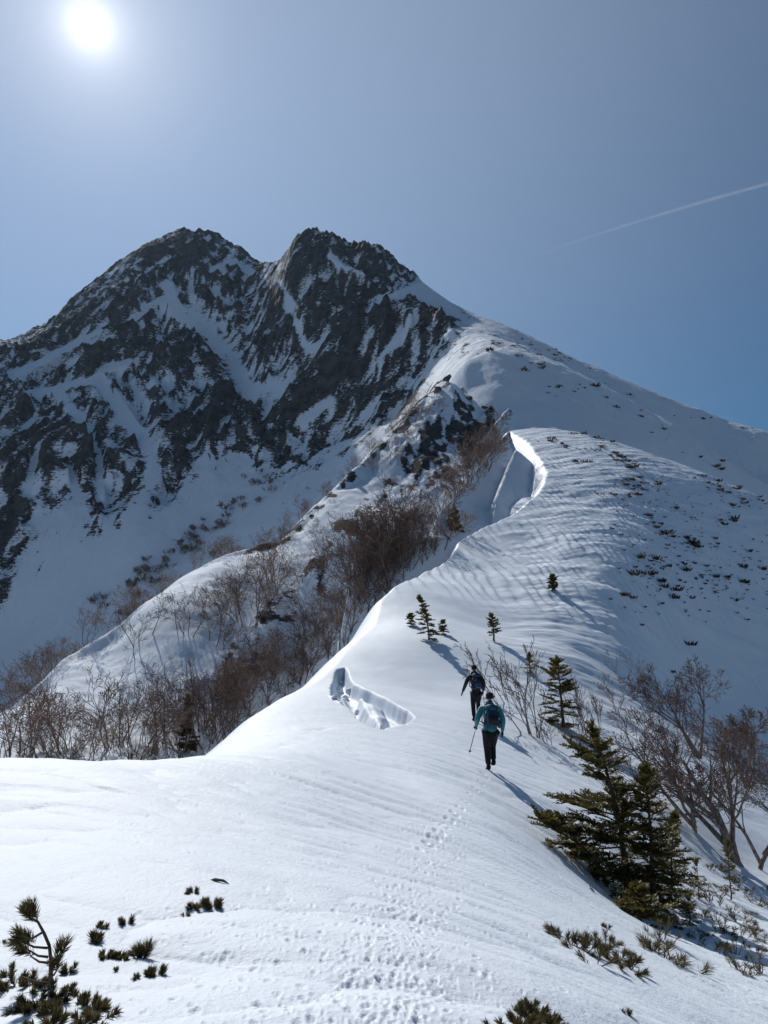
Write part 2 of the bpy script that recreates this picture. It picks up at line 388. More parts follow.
lo = bpy.data.objects.new('sun', ld); C.objects.link(lo); lo.rotation_euler = SUN.to_track_quat('Z', 'Y').to_euler(); lo.location = (-40, 60, 90)
cd = bpy.data.cameras.new('camera'); cam = bpy.data.objects.new('camera', cd); C.objects.link(cam); sc.camera = cam
cd.sensor_fit = 'VERTICAL'; cd.sensor_height = 36; cd.lens = 36*F/1024; cd.clip_start = .05; cd.clip_end = 60000
cam.location = (0, 0, ZO); cam.rotation_euler = (R(90)+PITCH, 0, 0)
vs = sc.view_settings; vs.view_transform = 'Standard'; vs.look = 'None'; vs.gamma = 1; vs.use_curve_mapping = False; vs.exposure = EXPO
# ------------------------------------------------------------------ ground materials
def snow_mat(name, rocky, bump, dist, micro):
    m, nt, out = mat(name); tc = nn(nt, 'ShaderNodeTexCoord'); P = tc.outputs['Object']
    b = nn(nt, 'ShaderNodeBsdfPrincipled'); b.inputs['Roughness'].default_value = .85 if rocky else .55; b.inputs['Specular IOR Level'].default_value = .12 if rocky else .25
    n1 = noise(nt, P, .35, 4); col = mixc(nt, n1, (.70, .775, .875), (.76, .825, .905))
    h = noise(nt, P, micro, 5, .65)
    if rocky:
        at = nn(nt, 'ShaderNodeAttribute', attribute_name='rock')
        sc2 = nn(nt, 'ShaderNodeMapping'); sc2.inputs['Scale'].default_value = (1, 1, 3.0); nt.links.new(P, sc2.inputs['Vector'])
        nA = noise(nt, sc2.outputs[0], rocky[0], 8, .68); nB = noise(nt, P, rocky[0]*.22, 3, .5)
        q = math_(nt, 'ADD', at.outputs['Fac'], math_(nt, 'MULTIPLY', math_(nt, 'SUBTRACT', nA, .5), rocky[1]))
        q = math_(nt, 'ADD', q, math_(nt, 'MULTIPLY', math_(nt, 'SUBTRACT', nB, .5), rocky[1]*.5))
        q = math_(nt, 'ADD', q, math_(nt, 'MULTIPLY', math_(nt, 'SUBTRACT', noise(nt, sc2.outputs[0], rocky[0]*3.6, 5, .7), .5), rocky[1]*.55))
        geo = nn(nt, 'ShaderNodeNewGeometry'); sx = nn(nt, 'ShaderNodeSeparateXYZ'); nt.links.new(geo.outputs['True Normal'], sx.inputs[0])
        q = math_(nt, 'ADD', q, math_(nt, 'MULTIPLY', math_(nt, 'SUBTRACT', rocky[2], sx.outputs['Z']), .45))
        k = mapr(nt, q, .44, .56)
        rc = mixc(nt, mapr(nt, noise(nt, P, rocky[0]*.5, 5, .6), .3, .7), (.020, .020, .023), (.085, .080, .080))
        col = mixc(nt, k, col, rc); nt.links.new(mapr(nt, k, 0, 1, .85, .9), b.inputs['Roughness'])
        h = math_(nt, 'ADD', math_(nt, 'MULTIPLY', h, math_(nt, 'SUBTRACT', 1, k)), math_(nt, 'MULTIPLY', noise(nt, sc2.outputs[0], rocky[0]*1.7, 6, .7), math_(nt, 'MULTIPLY', k, rocky[3])))
    bp = nn(nt, 'ShaderNodeBump'); bp.inputs['Strength'].default_value = bump; bp.inputs['Distance'].default_value = dist
    nt.links.new(h, bp.inputs['Height']); nt.links.new(bp.outputs[0], b.inputs['Normal']); nt.links.new(col, b.inputs['Base Color'])
    nt.links.new(b.outputs[0], out.inputs['Surface']); return m
M_SNOW = snow_mat('wind packed snow', None, .6, .02, 26)
M_BANK = snow_mat('snow over steep rock', (.9, .9, .72, 4), .5, .12, 5)
M_MTN = snow_mat('mountain rock and snow', (.34, 1.7, .66, 4), .6, .6, 1.2)
# ------------------------------------------------------------------ ground meshes
def warp(a, b, segs):
    """node positions between a and b, each segment (end, count)"""
    out = [np.array([a])]; p = a
    for e, n in segs: out.append(np.linspace(p, e, n+1)[1:]); p = e
    return np.concatenate(out)
UU = np.concatenate([-np.geomspace(.66, 1.7, 40)[::-1][:-1], np.linspace(-.66, .66, int(900*Q)), np.geomspace(.66, 1.7, 40)[1:]])
def sheet(name, U1, V1, zfn, material, keep=None, attr=None):
    U, V = np.meshgrid(U1, V1, indexing='ij'); z = zfn(U, V); a = None
    if isinstance(z, tuple): z, a = z
    Y = np.exp(V); X = U*Y
    if keep is not None: k = keep(U, V, z)
    else: k = np.ones(z.shape, bool)
    nu, nv = z.shape; co = np.stack([X, Y, z+ZO], -1).reshape(-1, 3)
    kk = k[:-1, :-1] | k[1:, :-1] | k[:-1, 1:] | k[1:, 1:]
    I, J = np.nonzero(kk); i0 = I*nv+J
    f = np.stack([i0, i0+nv, i0+nv+1, i0+1], -1)
    used = np.unique(f); re = np.zeros(nu*nv, np.int64); re[used] = np.arange(len(used)); f = re[f]; co = co[used]
    me = bpy.data.meshes.new(name); me.vertices.add(len(co)); me.vertices.foreach_set('co', co.astype(np.float32).ravel())
    me.loops.add(f.size); me.loops.foreach_set('vertex_index', f.astype(np.int32).ravel())
    me.polygons.add(len(f)); me.polygons.foreach_set('loop_start', np.arange(0, f.size, 4, dtype=np.int32))
    me.polygons.foreach_set('use_smooth', np.ones(len(f), bool)); me.update(calc_edges=True)
    if a is not None:
        at = me.attributes.new('rock', 'FLOAT', 'POINT'); at.data.foreach_set('value', a.ravel()[used].astype(np.float32))
    me.materials.append(material); o = bpy.data.objects.new(name, me); C.objects.link(o); return o, len(f)
def rows(segs, v0):
    return warp(v0, None, [(math.log(e), max(8, int(n*Q))) for e, n in segs])
VN = rows([(3, 120), (22, 430), (46, 210), (150, 520), (260, 50)], math.log(1.15))
VS = rows([(45, 25), (240, 520), (420, 25)], math.log(28))
VM = rows([(240, 160), (760, 760), (1400, 20)], math.log(100))
prints = random.Random(3); PR = []; _q = []
for k in range(1300):
    if k < 900:
        py = 1040-270*prints.random()**.85; t_ = (1040-py)/270; px = 392+60*t_*t_+(40*t_**5)+prints.gauss(0, 42-26*t_)
    else: px = prints.uniform(-100, 600); py = prints.uniform(800, 1040)
    if k >= 1120: px = 330+prints.gauss(0, 80); py = prints.uniform(900, 1035)
    _q.append((px, py))
for p in places(_q, 'N', 1.5, 40):
    if p: PR.append((p.x, p.y, prints.uniform(.010, .026), prints.uniform(.8, 1.7), prints.uniform(-.6, .6), prints.uniform(.003, .010)))
for k, p in enumerate(places([(425+65*k/25+(5 if k % 2 else -5)*(1-.5*k/25), 850-78*k/25) for k in range(26)], 'N', 1.5, 40)):
    if p: PR.append((p.x, p.y, .05, 2.0, 0, .014))
def near_fn(U, V):
    z = HN(U, V); U1, V1 = U[:, 0], V[0]
    for x, y, r, el, an, dp in PR:
        v = math.log(y); u = x/y; R_ = r*el*2.4
        j0, j1 = np.searchsorted(V1, math.log(max(y-R_, 1.2))), np.searchsorted(V1, math.log(y+R_)); i0, i1 = np.searchsorted(U1, u-R_/y), np.searchsorted(U1, u+R_/y)
        if i1 <= i0 or j1 <= j0: continue
        yy = np.exp(V[i0:i1, j0:j1]); xx = U[i0:i1, j0:j1]*yy-x; yy = yy-y
        a, b = (xx*math.cos(an)+yy*math.sin(an))/r, (-xx*math.sin(an)+yy*math.cos(an))/(r*el); q = np.sqrt(a*a+b*b)
        z[i0:i1, j0:j1] += -dp*(1-sstep(.45, 1.0, q))+dp*.3*np.exp(-((q-1.25)/.3)**2)
    return z
ground, n1 = sheet('ground', UU, VN, near_fn, M_SNOW)
tag(ground, kind='structure')
US = UU[(UU > -1.6) & (UU < .36)]
def bank_fn(U, V):
    z = HS(U, V); Y = np.exp(V); X = U*Y
    gu = np.gradient(z, axis=0)/np.gradient(U, axis=0)/Y; gv = np.gradient(z, axis=1)/np.gradient(V, axis=1)/Y-gu*U
    sl = np.hypot(gu, gv); px, py = pixel_of(X, Y, z); up = np.exp(-(((px-px*0-448)*.62+(py-440)*.78)/75)**2)*sstep(395, 425, px+.9*(py-440))*(1-sstep(-14, 4, (px-508)+.82*(py-432)))
    m = sstep(.9, 2.0, sl)*.45*sstep(110, 145, Y)*sstep(-.12, .0, U)+.06+.1*fbm(X/9, Y/9, 3, 91)+up*(.30+.9*(ridged(X/4.5, Y/11, 4, 93)-.45))
    cd_ = polydist(px, py, [(200,575),(215,562),(250,549),(285,539),(308,515),(330,494),(358,466),(385,440),(410,413),(425,399),(442,382)])
    m = m+np.exp(-(cd_/8)**2)*sstep(200, 280, px)*(.30+1.7*(ridged(X/6, Y/7, 4, 95)-.45))+.35*sstep(.1, .6, fbm(X/7, Y/10, 4, 96))*sstep(250, 330, px)
    for (cx, cy), rx, ry, a in (((442, 374), 12, 8, .5), ((424, 440), 20, 26, .2), ((470, 440), 14, 20, .3), ((190, 578), 9, 2, .3)):
        m = m+a*np.exp(-((px-cx)/rx)**2-((py-cy)/ry)**2)
    return z, m
bank, n2 = sheet('hillside', US, VS, bank_fn, M_BANK, keep=lambda U, V, z: z > zN(U, V)-6)
tag(bank, kind='structure')
mtn, n3 = sheet('mountain', UU, VM, lambda U, V: HM(U, V, want=True), M_MTN, keep=lambda U, V, z: z > np.maximum(zN(U, V), zS(U, V))-14)
tag(mtn, kind='structure')
print('faces', n1, n2, n3)
# ground behind the camera and a low valley floor out to the horizon
me = bpy.data.meshes.new('ground'); bm = bmesh.new()
xs = [-60, -20, -6, -3, 0, 3, 6, 20, 60]; ys = [1.25, 0, -3, -10, -40, -120]
zz = lambda x, y: -.0 + (ZO-1.66)-.02*abs(min(y, 0))**1.2-.012*x*x/(1+.02*abs(x))-(.12*x if x > 0 else 0)
g = [[bm.verts.new((x, y, zz(x, y)-.03)) for y in ys] for x in xs]
for i in range(len(xs)-1):
    for j in range(len(ys)-1): bm.faces.new((g[i][j+1], g[i+1][j+1], g[i+1][j], g[i][j]))
bm.to_mesh(me); bm.free(); me.materials.append(M_SNOW); o = bpy.data.objects.new('ground', me); C.objects.link(o); tag(o, kind='structure')
me = bpy.data.meshes.new('valley'); bm = bmesh.new(); bmesh.ops.create_circle(bm, cap_ends=True, segments=64, radius=2600)
bm.to_mesh(me); bm.free(); me.materials.append(M_BANK); o = bpy.data.objects.new('valley', me); C.objects.link(o); o.location = (0, 0, -190); tag(o, kind='structure')

if HAZE:
    bm = bmesh.new(); bmesh.ops.create_cube(bm, size=1)
    for v in bm.verts: v.co = Vector((v.co.x*5600, v.co.y*5600, -195 if v.co.z < 0 else 520))
    me = bpy.data.meshes.new('haze'); bm.to_mesh(me); bm.free(); hz_ = bpy.data.objects.new('haze', me); C.objects.link(hz_); tag(hz_, kind='stuff')
    m, nt, out = mat('haze'); pv = nn(nt, 'ShaderNodeVolumePrincipled'); pv.inputs['Color'].default_value = (.5, .72, 1, 1); pv.inputs['Density'].default_value = HAZE; pv.inputs['Anisotropy'].default_value = .35
    nt.links.new(pv.outputs[0], out.inputs['Volume']); me.materials.append(m); sc.cycles.volume_bounces = 0
# ================================================================== plants
def W(v): return Vector((v.x, v.y, v.z+ZO))
def bark_mat(name, a, b, sc_=14, rough=.85):
    m, nt, out = mat(name); tc = nn(nt, 'ShaderNodeTexCoord'); mp = nn(nt, 'ShaderNodeMapping'); mp.inputs['Scale'].default_value = (1, 1, .3)
    nt.links.new(tc.outputs['Object'], mp.inputs['Vector']); n = noise(nt, mp.outputs[0], sc_, 5, .65)
    oi = nn(nt, 'ShaderNodeObjectInfo'); c = mixc(nt, mapr(nt, n, .35, .65), a, b)
    hs = nn(nt, 'ShaderNodeHueSaturation'); nt.links.new(c, hs.inputs['Color']); nt.links.new(mapr(nt, oi.outputs['Random'], 0, 1, .75, 1.25, 'LINEAR'), hs.inputs['Value'])
    p = nn(nt, 'ShaderNodeBsdfPrincipled'); p.inputs['Roughness'].default_value = rough; p.inputs['Specular IOR Level'].default_value = .2; nt.links.new(hs.outputs[0], p.inputs['Base Color'])
    bp = nn(nt, 'ShaderNodeBump'); bp.inputs['Distance'].default_value = .01; bp.inputs['Strength'].default_value = .6; nt.links.new(n, bp.inputs['Height']); nt.links.new(bp.outputs[0], p.inputs['Normal'])
    nt.links.new(p.outputs[0], out.inputs['Surface']); return m
def needle_mat(name, a, b, c_):
    m, nt, out = mat(name); tc = nn(nt, 'ShaderNodeTexCoord'); n = noise(nt, tc.outputs['Object'], 5, 3, .6)
    geo = nn(nt, 'ShaderNodeNewGeometry')
    col = mixc(nt, mapr(nt, n, .35, .65), a, b); col = mixc(nt, mapr(nt, geo.outputs['Random Per Island'], .72, 1, 0, .8), col, c_)
    p = nn(nt, 'ShaderNodeBsdfPrincipled'); p.inputs['Roughness'].default_value = .55; p.inputs['Specular IOR Level'].default_value = .35; nt.links.new(col, p.inputs['Base Color'])
    t = nn(nt, 'ShaderNodeBsdfTranslucent'); nt.links.new(col, t.inputs['Color']); ms = nn(nt, 'ShaderNodeMixShader'); ms.inputs[0].default_value = .35
    nt.links.new(p.outputs[0], ms.inputs[1]); nt.links.new(t.outputs[0], ms.inputs[2]); nt.links.new(ms.outputs[0], out.inputs['Surface']); return m
M_BARK = bark_mat('birch bark', (.30, .25, .21), (.12, .085, .07))
M_TWIG = bark_mat('bare twigs', (.19, .13, .11), (.11, .075, .062))
M_TWIGF = bark_mat('bare twigs of the thicket', (.23, .15, .115), (.13, .085, .068), 4)
M_BARKF = bark_mat('thicket stems', (.26, .20, .17), (.13, .09, .075), 5)
M_FBARK = bark_mat('fir bark', (.13, .10, .08), (.06, .045, .035))
M_FIR = needle_mat('fir needles', (.07, .066, .015), (.13, .108, .024), (.21, .16, .05))
M_PINE = needle_mat('dwarf pine needles', (.065, .062, .02), (.11, .09, .035), (.20, .14, .07))
M_SCRUB = needle_mat('frozen scrub', (.035, .032, .02), (.06, .048, .03), (.11, .08, .055))
class MB:
    def __init__(s): s.v = []; s.f = []
    def tube(s, pts, rad, n=5, cap=True):
        b0 = len(s.v); up = Vector((.13, .21, .97))
        for i, p in enumerate(pts):
            d = (pts[min(i+1, len(pts)-1)]-pts[max(i-1, 0)]); d.normalize()
            a = d.cross(up)
            if a.length < .05: a = d.cross(Vector((1, 0, 0)))
            a.normalize(); c = d.cross(a)
            for k in range(n):
                t = 2*math.pi*k/n; s.v.append(p+(a*math.cos(t)+c*math.sin(t))*rad[i])
        for i in range(len(pts)-1):
            for k in range(n):
                k2 = (k+1) % n; q = b0+i*n; s.f.append((q+k, q+k2, q+n+k2, q+n+k))
        if cap: s.f.append(tuple(b0+(len(pts)-1)*n+k for k in range(n))); s.f.append(tuple(b0+k for k in reversed(range(n))))
    def blade(s, p, d, side, w0, L):
        b = len(s.v); q = p+d*L; m = p+d*(L*.55)
        s.v += [p-side*(w0*.5), p+side*(w0*.5), m+side*(w0*.55), q, m-side*(w0*.55)]; s.f.append((b, b+1, b+2, b+3, b+4))
    def mesh(s, name, m, smooth=True):
        me = bpy.data.meshes.new(name); me.from_pydata([tuple(x) for x in s.v], [], s.f)
        if smooth: me.polygons.foreach_set('use_smooth', [True]*len(s.f))
        me.materials.append(m); me.update(); return me
def link(name, me, parent=None, loc=None, rz=0, sc_=1):
    o = bpy.data.objects.new(name, me); C.objects.link(o)
    if parent: o.parent = parent
    if loc is not None: o.location = loc
    o.rotation_euler = (0, 0, rz); o.scale = (sc_,)*3; return o
def rv(r, a=1): return Vector((r.gauss(0, a), r.gauss(0, a), r.gauss(0, a)))
def grow(r, wood, twig, p, d, L, rad, lev, maxlev, o, n=0):
    """one crooked limb and, from its sides, the next order of limbs"""
    seg = max(3, int(6-lev)); pts = [p.copy()]; rads = [rad]; q = p.copy(); dd = d.normalized(); dirs = [dd.copy()]
    for i in range(seg):
        dd = (dd+rv(r, o['crook'])+Vector((0, 0, o['up'])) + o['wind']*.06).normalized(); q = q+dd*(L/seg); pts.append(q.copy()); dirs.append(dd.copy())
        rads.append(max(rad*(1-(i+1)/seg*.8), o['rmin']))
    (wood if lev < o['split'] else twig).tube(pts, rads, 6 if lev == 0 else 4 if lev < 2 else 3, lev < 2)
    if lev >= maxlev: return
    k = o['kids'][lev]
    for j in range(k):
        t = (.22+.78*(j+r.random())/k) if lev else (.3+.7*(j+r.random())/k); x = t*seg; i = min(int(x), seg-1); b = pts[i].lerp(pts[i+1], x-i)
        ax = rv(r); ax = (ax-dirs[i]*ax.dot(dirs[i])).normalized(); an = r.uniform(*o['ang'])
        grow(r, wood, twig, b, dirs[i]*math.cos(an)+ax*math.sin(an), L*r.uniform(*o['len'])*(1.15-.5*t), max(rads[i]*.55, o['rmin']), lev+1, maxlev, o)
def birch_meshes(seed, stems, kids=(7, 6, 5, 4), rmin=.0035, maxlev=4, up=.05, crook=.13, twm=None, ang=(.45, .95), ln=(.42, .62), split=2, wind=Vector((-.6, -.2, 0))):
    r = random.Random(seed); wood, twig = MB(), MB(); o = dict(kids=kids, rmin=rmin, up=up, crook=crook, ang=ang, len=ln, split=split, wind=wind)
    for off, d, L, rad in stems:
        grow(r, wood, twig, Vector(off)+Vector((0, 0, -.25)), Vector(d), L, rad, 0, maxlev, o)
    return wood.mesh('trunk', M_BARK), twig.mesh('crown', twm or M_TWIG)
def birch(name, label, cat, p, seed, stems, group=None, **kw):
    e = bpy.data.objects.new(name, None); C.objects.link(e); e.location = W(p); tag(e, label, cat, group)
    a, b = birch_meshes(seed, stems, **kw); link('trunk', a, e); link('crown', b, e); return e
# ---- conifers
def spray(r, nd, wd, p, d, L, droop, nl, dens, tw=.004):
    """a fir bough: axis, side shoots, needles along all of them"""
    n = 6; pts = [p.copy()]; q = p.copy(); dd = d.normalized()
    for i in range(n):
        dd = (dd+rv(r, .05)+Vector((0, 0, -droop+.09*i*droop*3))).normalized(); q = q+dd*(L/n); pts.append(q.copy())
    wd.tube(pts, [max(.004, .012*L*(1-i/n)+.003) for i in range(n+1)], 3, False)
    side = dd.cross(Vector((0, 0, 1))).normalized()
    def line(a, dr, Ls):
        m = max(2, int(Ls*dens)); sd = dr.cross(Vector((0, 0, 1)))
        if sd.length < .1: sd = Vector((1, 0, 0))
        sd.normalize(); upv = sd.cross(dr)
        for k in range(m):
            t = (k+r.random())/m; c = a+dr*(Ls*t)
            for s_ in (-1, 1):
                nd_ = (dr*r.uniform(.5, 1.0)+sd*s_*r.uniform(.5, 1)+upv*r.uniform(-.1, .7)).normalized()
                sdx = nd_.cross(upv+rv(r, .4)); sdx.normalize(); nd.blade(c, nd_, sdx, nl*.36, nl*r.uniform(.8, 1.3))
    ns = max(4, int(L*15))
    for j in range(ns):
        t = (j+.6)/ns; x = t*n; i = min(int(x), n-1); b = pts[i].lerp(pts[i+1], x-i); ax = (pts[i+1]-pts[i]).normalized()
        sl = L*.42*(1-t)**.7+.06
        if t < .15: continue
        for s_ in (-1, 1):
            dr = (ax*.75+side*s_*r.uniform(.5, .95)+Vector((0, 0, r.uniform(-.12, .22)))).normalized(); line(b, dr, sl*r.uniform(.6, 1.15))
            if sl > .2:
                for h in (.4, .7):
                    if r.random() < .8: line(b+dr*sl*h, (dr+ax*.9*r.choice((-.2, 1))+side*s_*.2).normalized(), sl*.45)
    line(pts[-2], (pts[-1]-pts[-2]).normalized(), L/n+.05); line(pts[2], (pts[-1]-pts[2]).normalized(), (pts[-1]-pts[2]).length)
def fir_meshes(seed, H, base_r, lean=(0, 0), width=.9, low=.12, whorls=16, nl=.035, dens=38, flag=None, bare=0., taper=.75):
    r = random.Random(seed); tr, nd = MB(), MB(); n = 10
    def axis(t): return Vector((lean[0]*t*t*H, lean[1]*t*t*H, H*t))
    tr.tube([Vector((0, 0, -.3))]+[axis(i/n)+rv(r, .006*H)*(i > 0) for i in range(n+1)], [base_r*1.1]+[max(base_r*(1-i/n*.93), .006) for i in range(n+1)], 7)
    wd = MB()
    for i in range(whorls):
        t0 = low+(1-low)*(i+r.uniform(0, .5))/whorls; nb = r.choice((4, 5, 5, 6)); a0 = r.random()*6.28
        for j in range(nb):
            t = min(.985, max(.01, t0+r.gauss(0, .42/whorls))); Lb = width*((1-t)**taper)+.1*min(1, width)
            a = a0+6.283*j/nb+r.gauss(0, .2); k = 1.
            if flag: k = .55+.65*(.5+.5*math.cos(a-flag))
            if r.random() < bare*(1-t): continue
            L = Lb*r.uniform(.55, 1.15)*k*(.62+.75*max(0, .5+.9*float(gnoise(np.array([t*4.5+seed]), np.array([a*1.1]), seed)[0])))
            if L < .07: continue
            el = .75*t-.12+r.gauss(0, .2); d = Vector((math.cos(a)*math.cos(el), math.sin(a)*math.cos(el), math.sin(el)))
            spray(r, nd, wd, axis(t), d, L, .05*(1-t), nl, dens)
    for k in range(5): spray(r, nd, wd, axis(.9+.02*k), Vector((r.gauss(0, .3), r.gauss(0, .3), 1)), .16*min(1, H/2), .0, nl, dens)
    b0 = len(tr.v); tr.v += wd.v; tr.f += [tuple(x+b0 for x in f) for f in wd.f]
    return tr.mesh('trunk', M_FBARK), nd.mesh('crown', M_FIR, False)
def fir(name, label, cat, p, meshes, group=None, rz=0, s=1, sink=0):
    e = bpy.data.objects.new(name, None); C.objects.link(e); e.location = W(p)-Vector((0, 0, sink)); e.rotation_euler = (0, 0, rz); e.scale = (s,)*3; tag(e, label, cat, group)
    link('trunk', meshes[0], e); link('crown', meshes[1], e); return e
# ---- dwarf pine: needle brushes at the shoot ends
def brush(r, nd, p, d, L, nl, n):
    a = d.orthogonal().normalized(); b = d.cross(a)
    for k in range(n):
        t = r.random()**.6; c = p+d*(L*t); an = r.random()*6.283; sp = r.uniform(.45, 1.5)*(1.2-.6*t)
        v = (d+(a*math.cos(an)+b*math.sin(an))*sp+Vector((0, 0, .1))).normalized(); sd = v.cross(rv(r)).normalized(); nd.blade(c, v, sd, .0028, nl*r.uniform(.7, 1.15))
def tuft_meshes(seed, R_, shoots, nl=.05, n=90, flat=.5, lean=(0, 0)):
    r = random.Random(seed); st, nd = MB(), MB()
    for i in range(shoots):
        a = r.random()*6.283; rr = R_*r.random()**.6; b = Vector((math.cos(a)*rr, math.sin(a)*rr*.7, -.02)); d = Vector((math.cos(a)*flat*.7+lean[0], math.sin(a)*flat*.7+lean[1], r.uniform(.5, 1))).normalized()
        L = r.uniform(.03, .07)*(1.25-rr/R_*.5)*(nl/.05)
        st.tube([Vector((0, 0, -.07)), b*.8+Vector((0, 0, -.05)), b, b+d*L*.8], [.008, .005, .004, .002], 4); brush(r, nd, b, d, L, nl, n)
    return st.mesh('stem', M_FBARK), nd.mesh('needles', M_PINE, False)
def tuft(label, px, py, seed, R_, shoots, nl=.05, n=90, group='dwarf pine tips poking out of the near snow', **kw):
    p = place(px, py, 'N', 1.5, 60); e = bpy.data.objects.new('dwarf_pine', None); C.objects.link(e); e.location = W(p); tag(e, label, 'dwarf pine', group)
    a, b = tuft_meshes(seed, R_*.5, shoots, nl*.85, int(n*1.2), **kw); link('stem', a, e); link('needles', b, e); return e
tuft('broad bristly tuft, the larger right one of the trio beside the dark stick', 211, 907, 1, .075, 11, .055, 80)
tuft('round tuft at upper left of the trio beside the dark stick', 191, 893, 2, .05, 6, .04, 70)
tuft('small low tuft at lower left of the trio beside the dark stick', 193, 910, 3, .045, 6, .04, 60)
tuft('flat dark tip half buried below the trio of tufts', 187, 916, 4, .03, 3, .03, 45)
tuft('round lone tuft highest of the scattered cluster near the leaning sapling', 127, 924, 5, .045, 6, .04, 70)
tuft('low tuft curling over at the top of the broken ring of tips', 103, 927, 6, .045, 6, .035, 60)
tuft('upright tuft on the left side of the broken ring of tips', 95, 943, 7, .05, 7, .05, 75)
tuft('dark wide tuft at the bottom left of the broken ring of tips', 107, 957, 8, .07, 10, .035, 75)
tuft('dense tuft at the bottom middle of the broken ring of tips', 122, 959, 9, .05, 7, .035, 75)
tuft('short tuft leaning against the tall feathery tip', 133, 954, 10, .04, 5, .035, 60)
tuft('tall feathery tip standing upright at the right of the ring', 142, 958, 11, .03, 4, .07, 90)
tuft('very small round tip below the broken ring', 119, 970, 12, .025, 3, .028, 50)
tuft('small tip left of the wide low tuft with a shadow', 135, 979, 13, .03, 4, .028, 50)
tuft('wide low tuft with a blue shadow, rightmost below the ring', 155, 976, 14, .055, 8, .045, 80)
tuft('tuft just right of the leaning sapling trunk', 69, 973, 15, .04, 5, .04, 60)
tuft('small tuft above the big mat of pine in the corner', 68, 992, 16, .035, 4, .035, 60)
tuft('small lone tuft right of the big corner mat', 101, 1007, 17, .03, 4, .035, 55)
tuft('tiny tip at the left edge of the picture', 1, 943, 18, .025, 3, .03, 40)
# mat of pine in the corner: one sprawling plant each
def mat_plant(label, spots, seed, nl=.036, n=110, group=None):
    r = random.Random(seed); st, nd = MB(), MB(); P = places([s[:2] for s in spots], 'N', 1.5, 80); P = [W(p) for p in P if p]; o0 = P[0].copy()
    for p, (px, py, sh, R_) in zip(P, spots):
        q = p-o0; st.tube([Vector((0, 0, -.05)), q*.5+Vector((0, 0, -.04)), q+Vector((0, 0, -.02))], [.012, .009, .006], 5)
        for i in range(sh):
            a = r.random()*6.283; rr = R_*r.random()**.6; b = q+Vector((math.cos(a)*rr, math.sin(a)*rr, -.01)); d = Vector((math.cos(a)*.5-.1, math.sin(a)*.5, r.uniform(.05, .6))).normalized(); L = r.uniform(.035, .075)*nl/.045
            st.tube([b-d*.04, b+d*L*.8], [.005, .002], 4); brush(r, nd, b, d, L, nl, n)
    e = bpy.data.objects.new('dwarf_pine', None); C.objects.link(e); e.location = o0; tag(e, label, 'dwarf pine', group)
    link('stem', st.mesh('stem', M_FBARK), e); link('needles', nd.mesh('needles', M_PINE, False), e)
mat_plant('large sprawling pine mat filling the bottom left corner of the snow', [(48,1002,8,.07),(20,990,8,.07),(5,985,5,.06),(35,1010,8,.07),(60,1015,8,.07),(75,1000,6,.06),(85,1012,7,.06),(95,1022,6,.06),(65,1030,10,.08),(45,1034,10,.08),(10,978,4,.05),(32,985,6,.05)], 30)
mat_plant('low pine clump cut by the bottom edge of the picture, right of the trodden track', [(530,1020,9,.08),(515,1026,7,.07),(545,1026,8,.07),(528,1010,7,.06),(540,1034,8,.08),(508,1034,8,.08),(551,1034,6,.06)], 31)
mat_plant('long creeping pine branch lying on the snow below the big fir', [(600,955,8,.12),(562,939,6,.09),(570,945,6,.09),(580,950,7,.10),(592,952,7,.11),(612,962,8,.12),(625,968,7,.10),(635,972,5,.08),(605,945,5,.08),(595,964,5,.08),(620,950,4,.07)], 32, .06, 90)
tuft('tiny dark tip on the snow right of the bottom clump', 626, 1013, 33, .03, 3, .04, 40)
tuft('single small tip on the snow just above the creeping branch', 607, 928, 34, .04, 4, .05, 50)
# leaning sapling at the lower left
def sapling():
    r = random.Random(5); st, nd = MB(), MB(); p = W(place(49, 990, 'N', 1.5, 20)); D = p.y; S = D/F
    def q(px, py): return Vector(((px-49)*S, r.uniform(-.02, .02), (990-py)*S*.76))
    tr = [q(49, 995), q(49, 975), q(48, 958), q(45, 942), q(40, 927), q(33, 915), q(27, 906)]
    st.tube(tr, [.011, .010, .009, .008, .007, .006, .004], 6)
    for (a, b, n) in ((q(45, 943), q(18, 937), 3), (q(40, 925), q(20, 935), 3), (q(48, 958), q(30, 952), 0), (q(49, 972), q(58, 945), 2), (q(49, 975), q(57, 965), 2), (q(47, 952), q(28, 944), 2), (q(49, 985), q(22, 976), 0)):
        m = a.lerp(b, .5)+Vector((0, 0, -.01)); st.tube([a, m, b], [.006, .005, .003], 5); d = (b-m).normalized()
        for k in range(n): brush(r, nd, m.lerp(b, .1+.3*k)+rv(r, .008), (d+rv(r, .35)).normalized(), .06, .05, 100)
    for k in range(4): brush(r, nd, q(33, 914)+rv(r, .004), (Vector((-.5, 0, .9))+rv(r, .3)).normalized(), .08, .05, 110)
    e = bpy.data.objects.new('pine_sapling', None); C.objects.link(e); e.location = p; tag(e, 'wind-bent young pine with drooping tufts leaning left in the lower left corner', 'pine sapling')
    link('trunk', st.mesh('trunk', M_FBARK), e); link('needles', nd.mesh('needles', M_PINE, False), e)
sapling()
_st = MB(); _p = W(place(219, 882, 'N', 1.5, 30)); _st.tube([Vector((-.07, .03, .0)), Vector((-.03, .01, .012)), Vector((.03, -.01, .012)), Vector((.07, -.03, 0))], [.004, .011, .009, .003], 6)
tag(link('dead_stick', _st.mesh('dead_stick', M_FBARK), None, _p), 'short dark stick lying on the snow above the trio of tufts', 'stick')
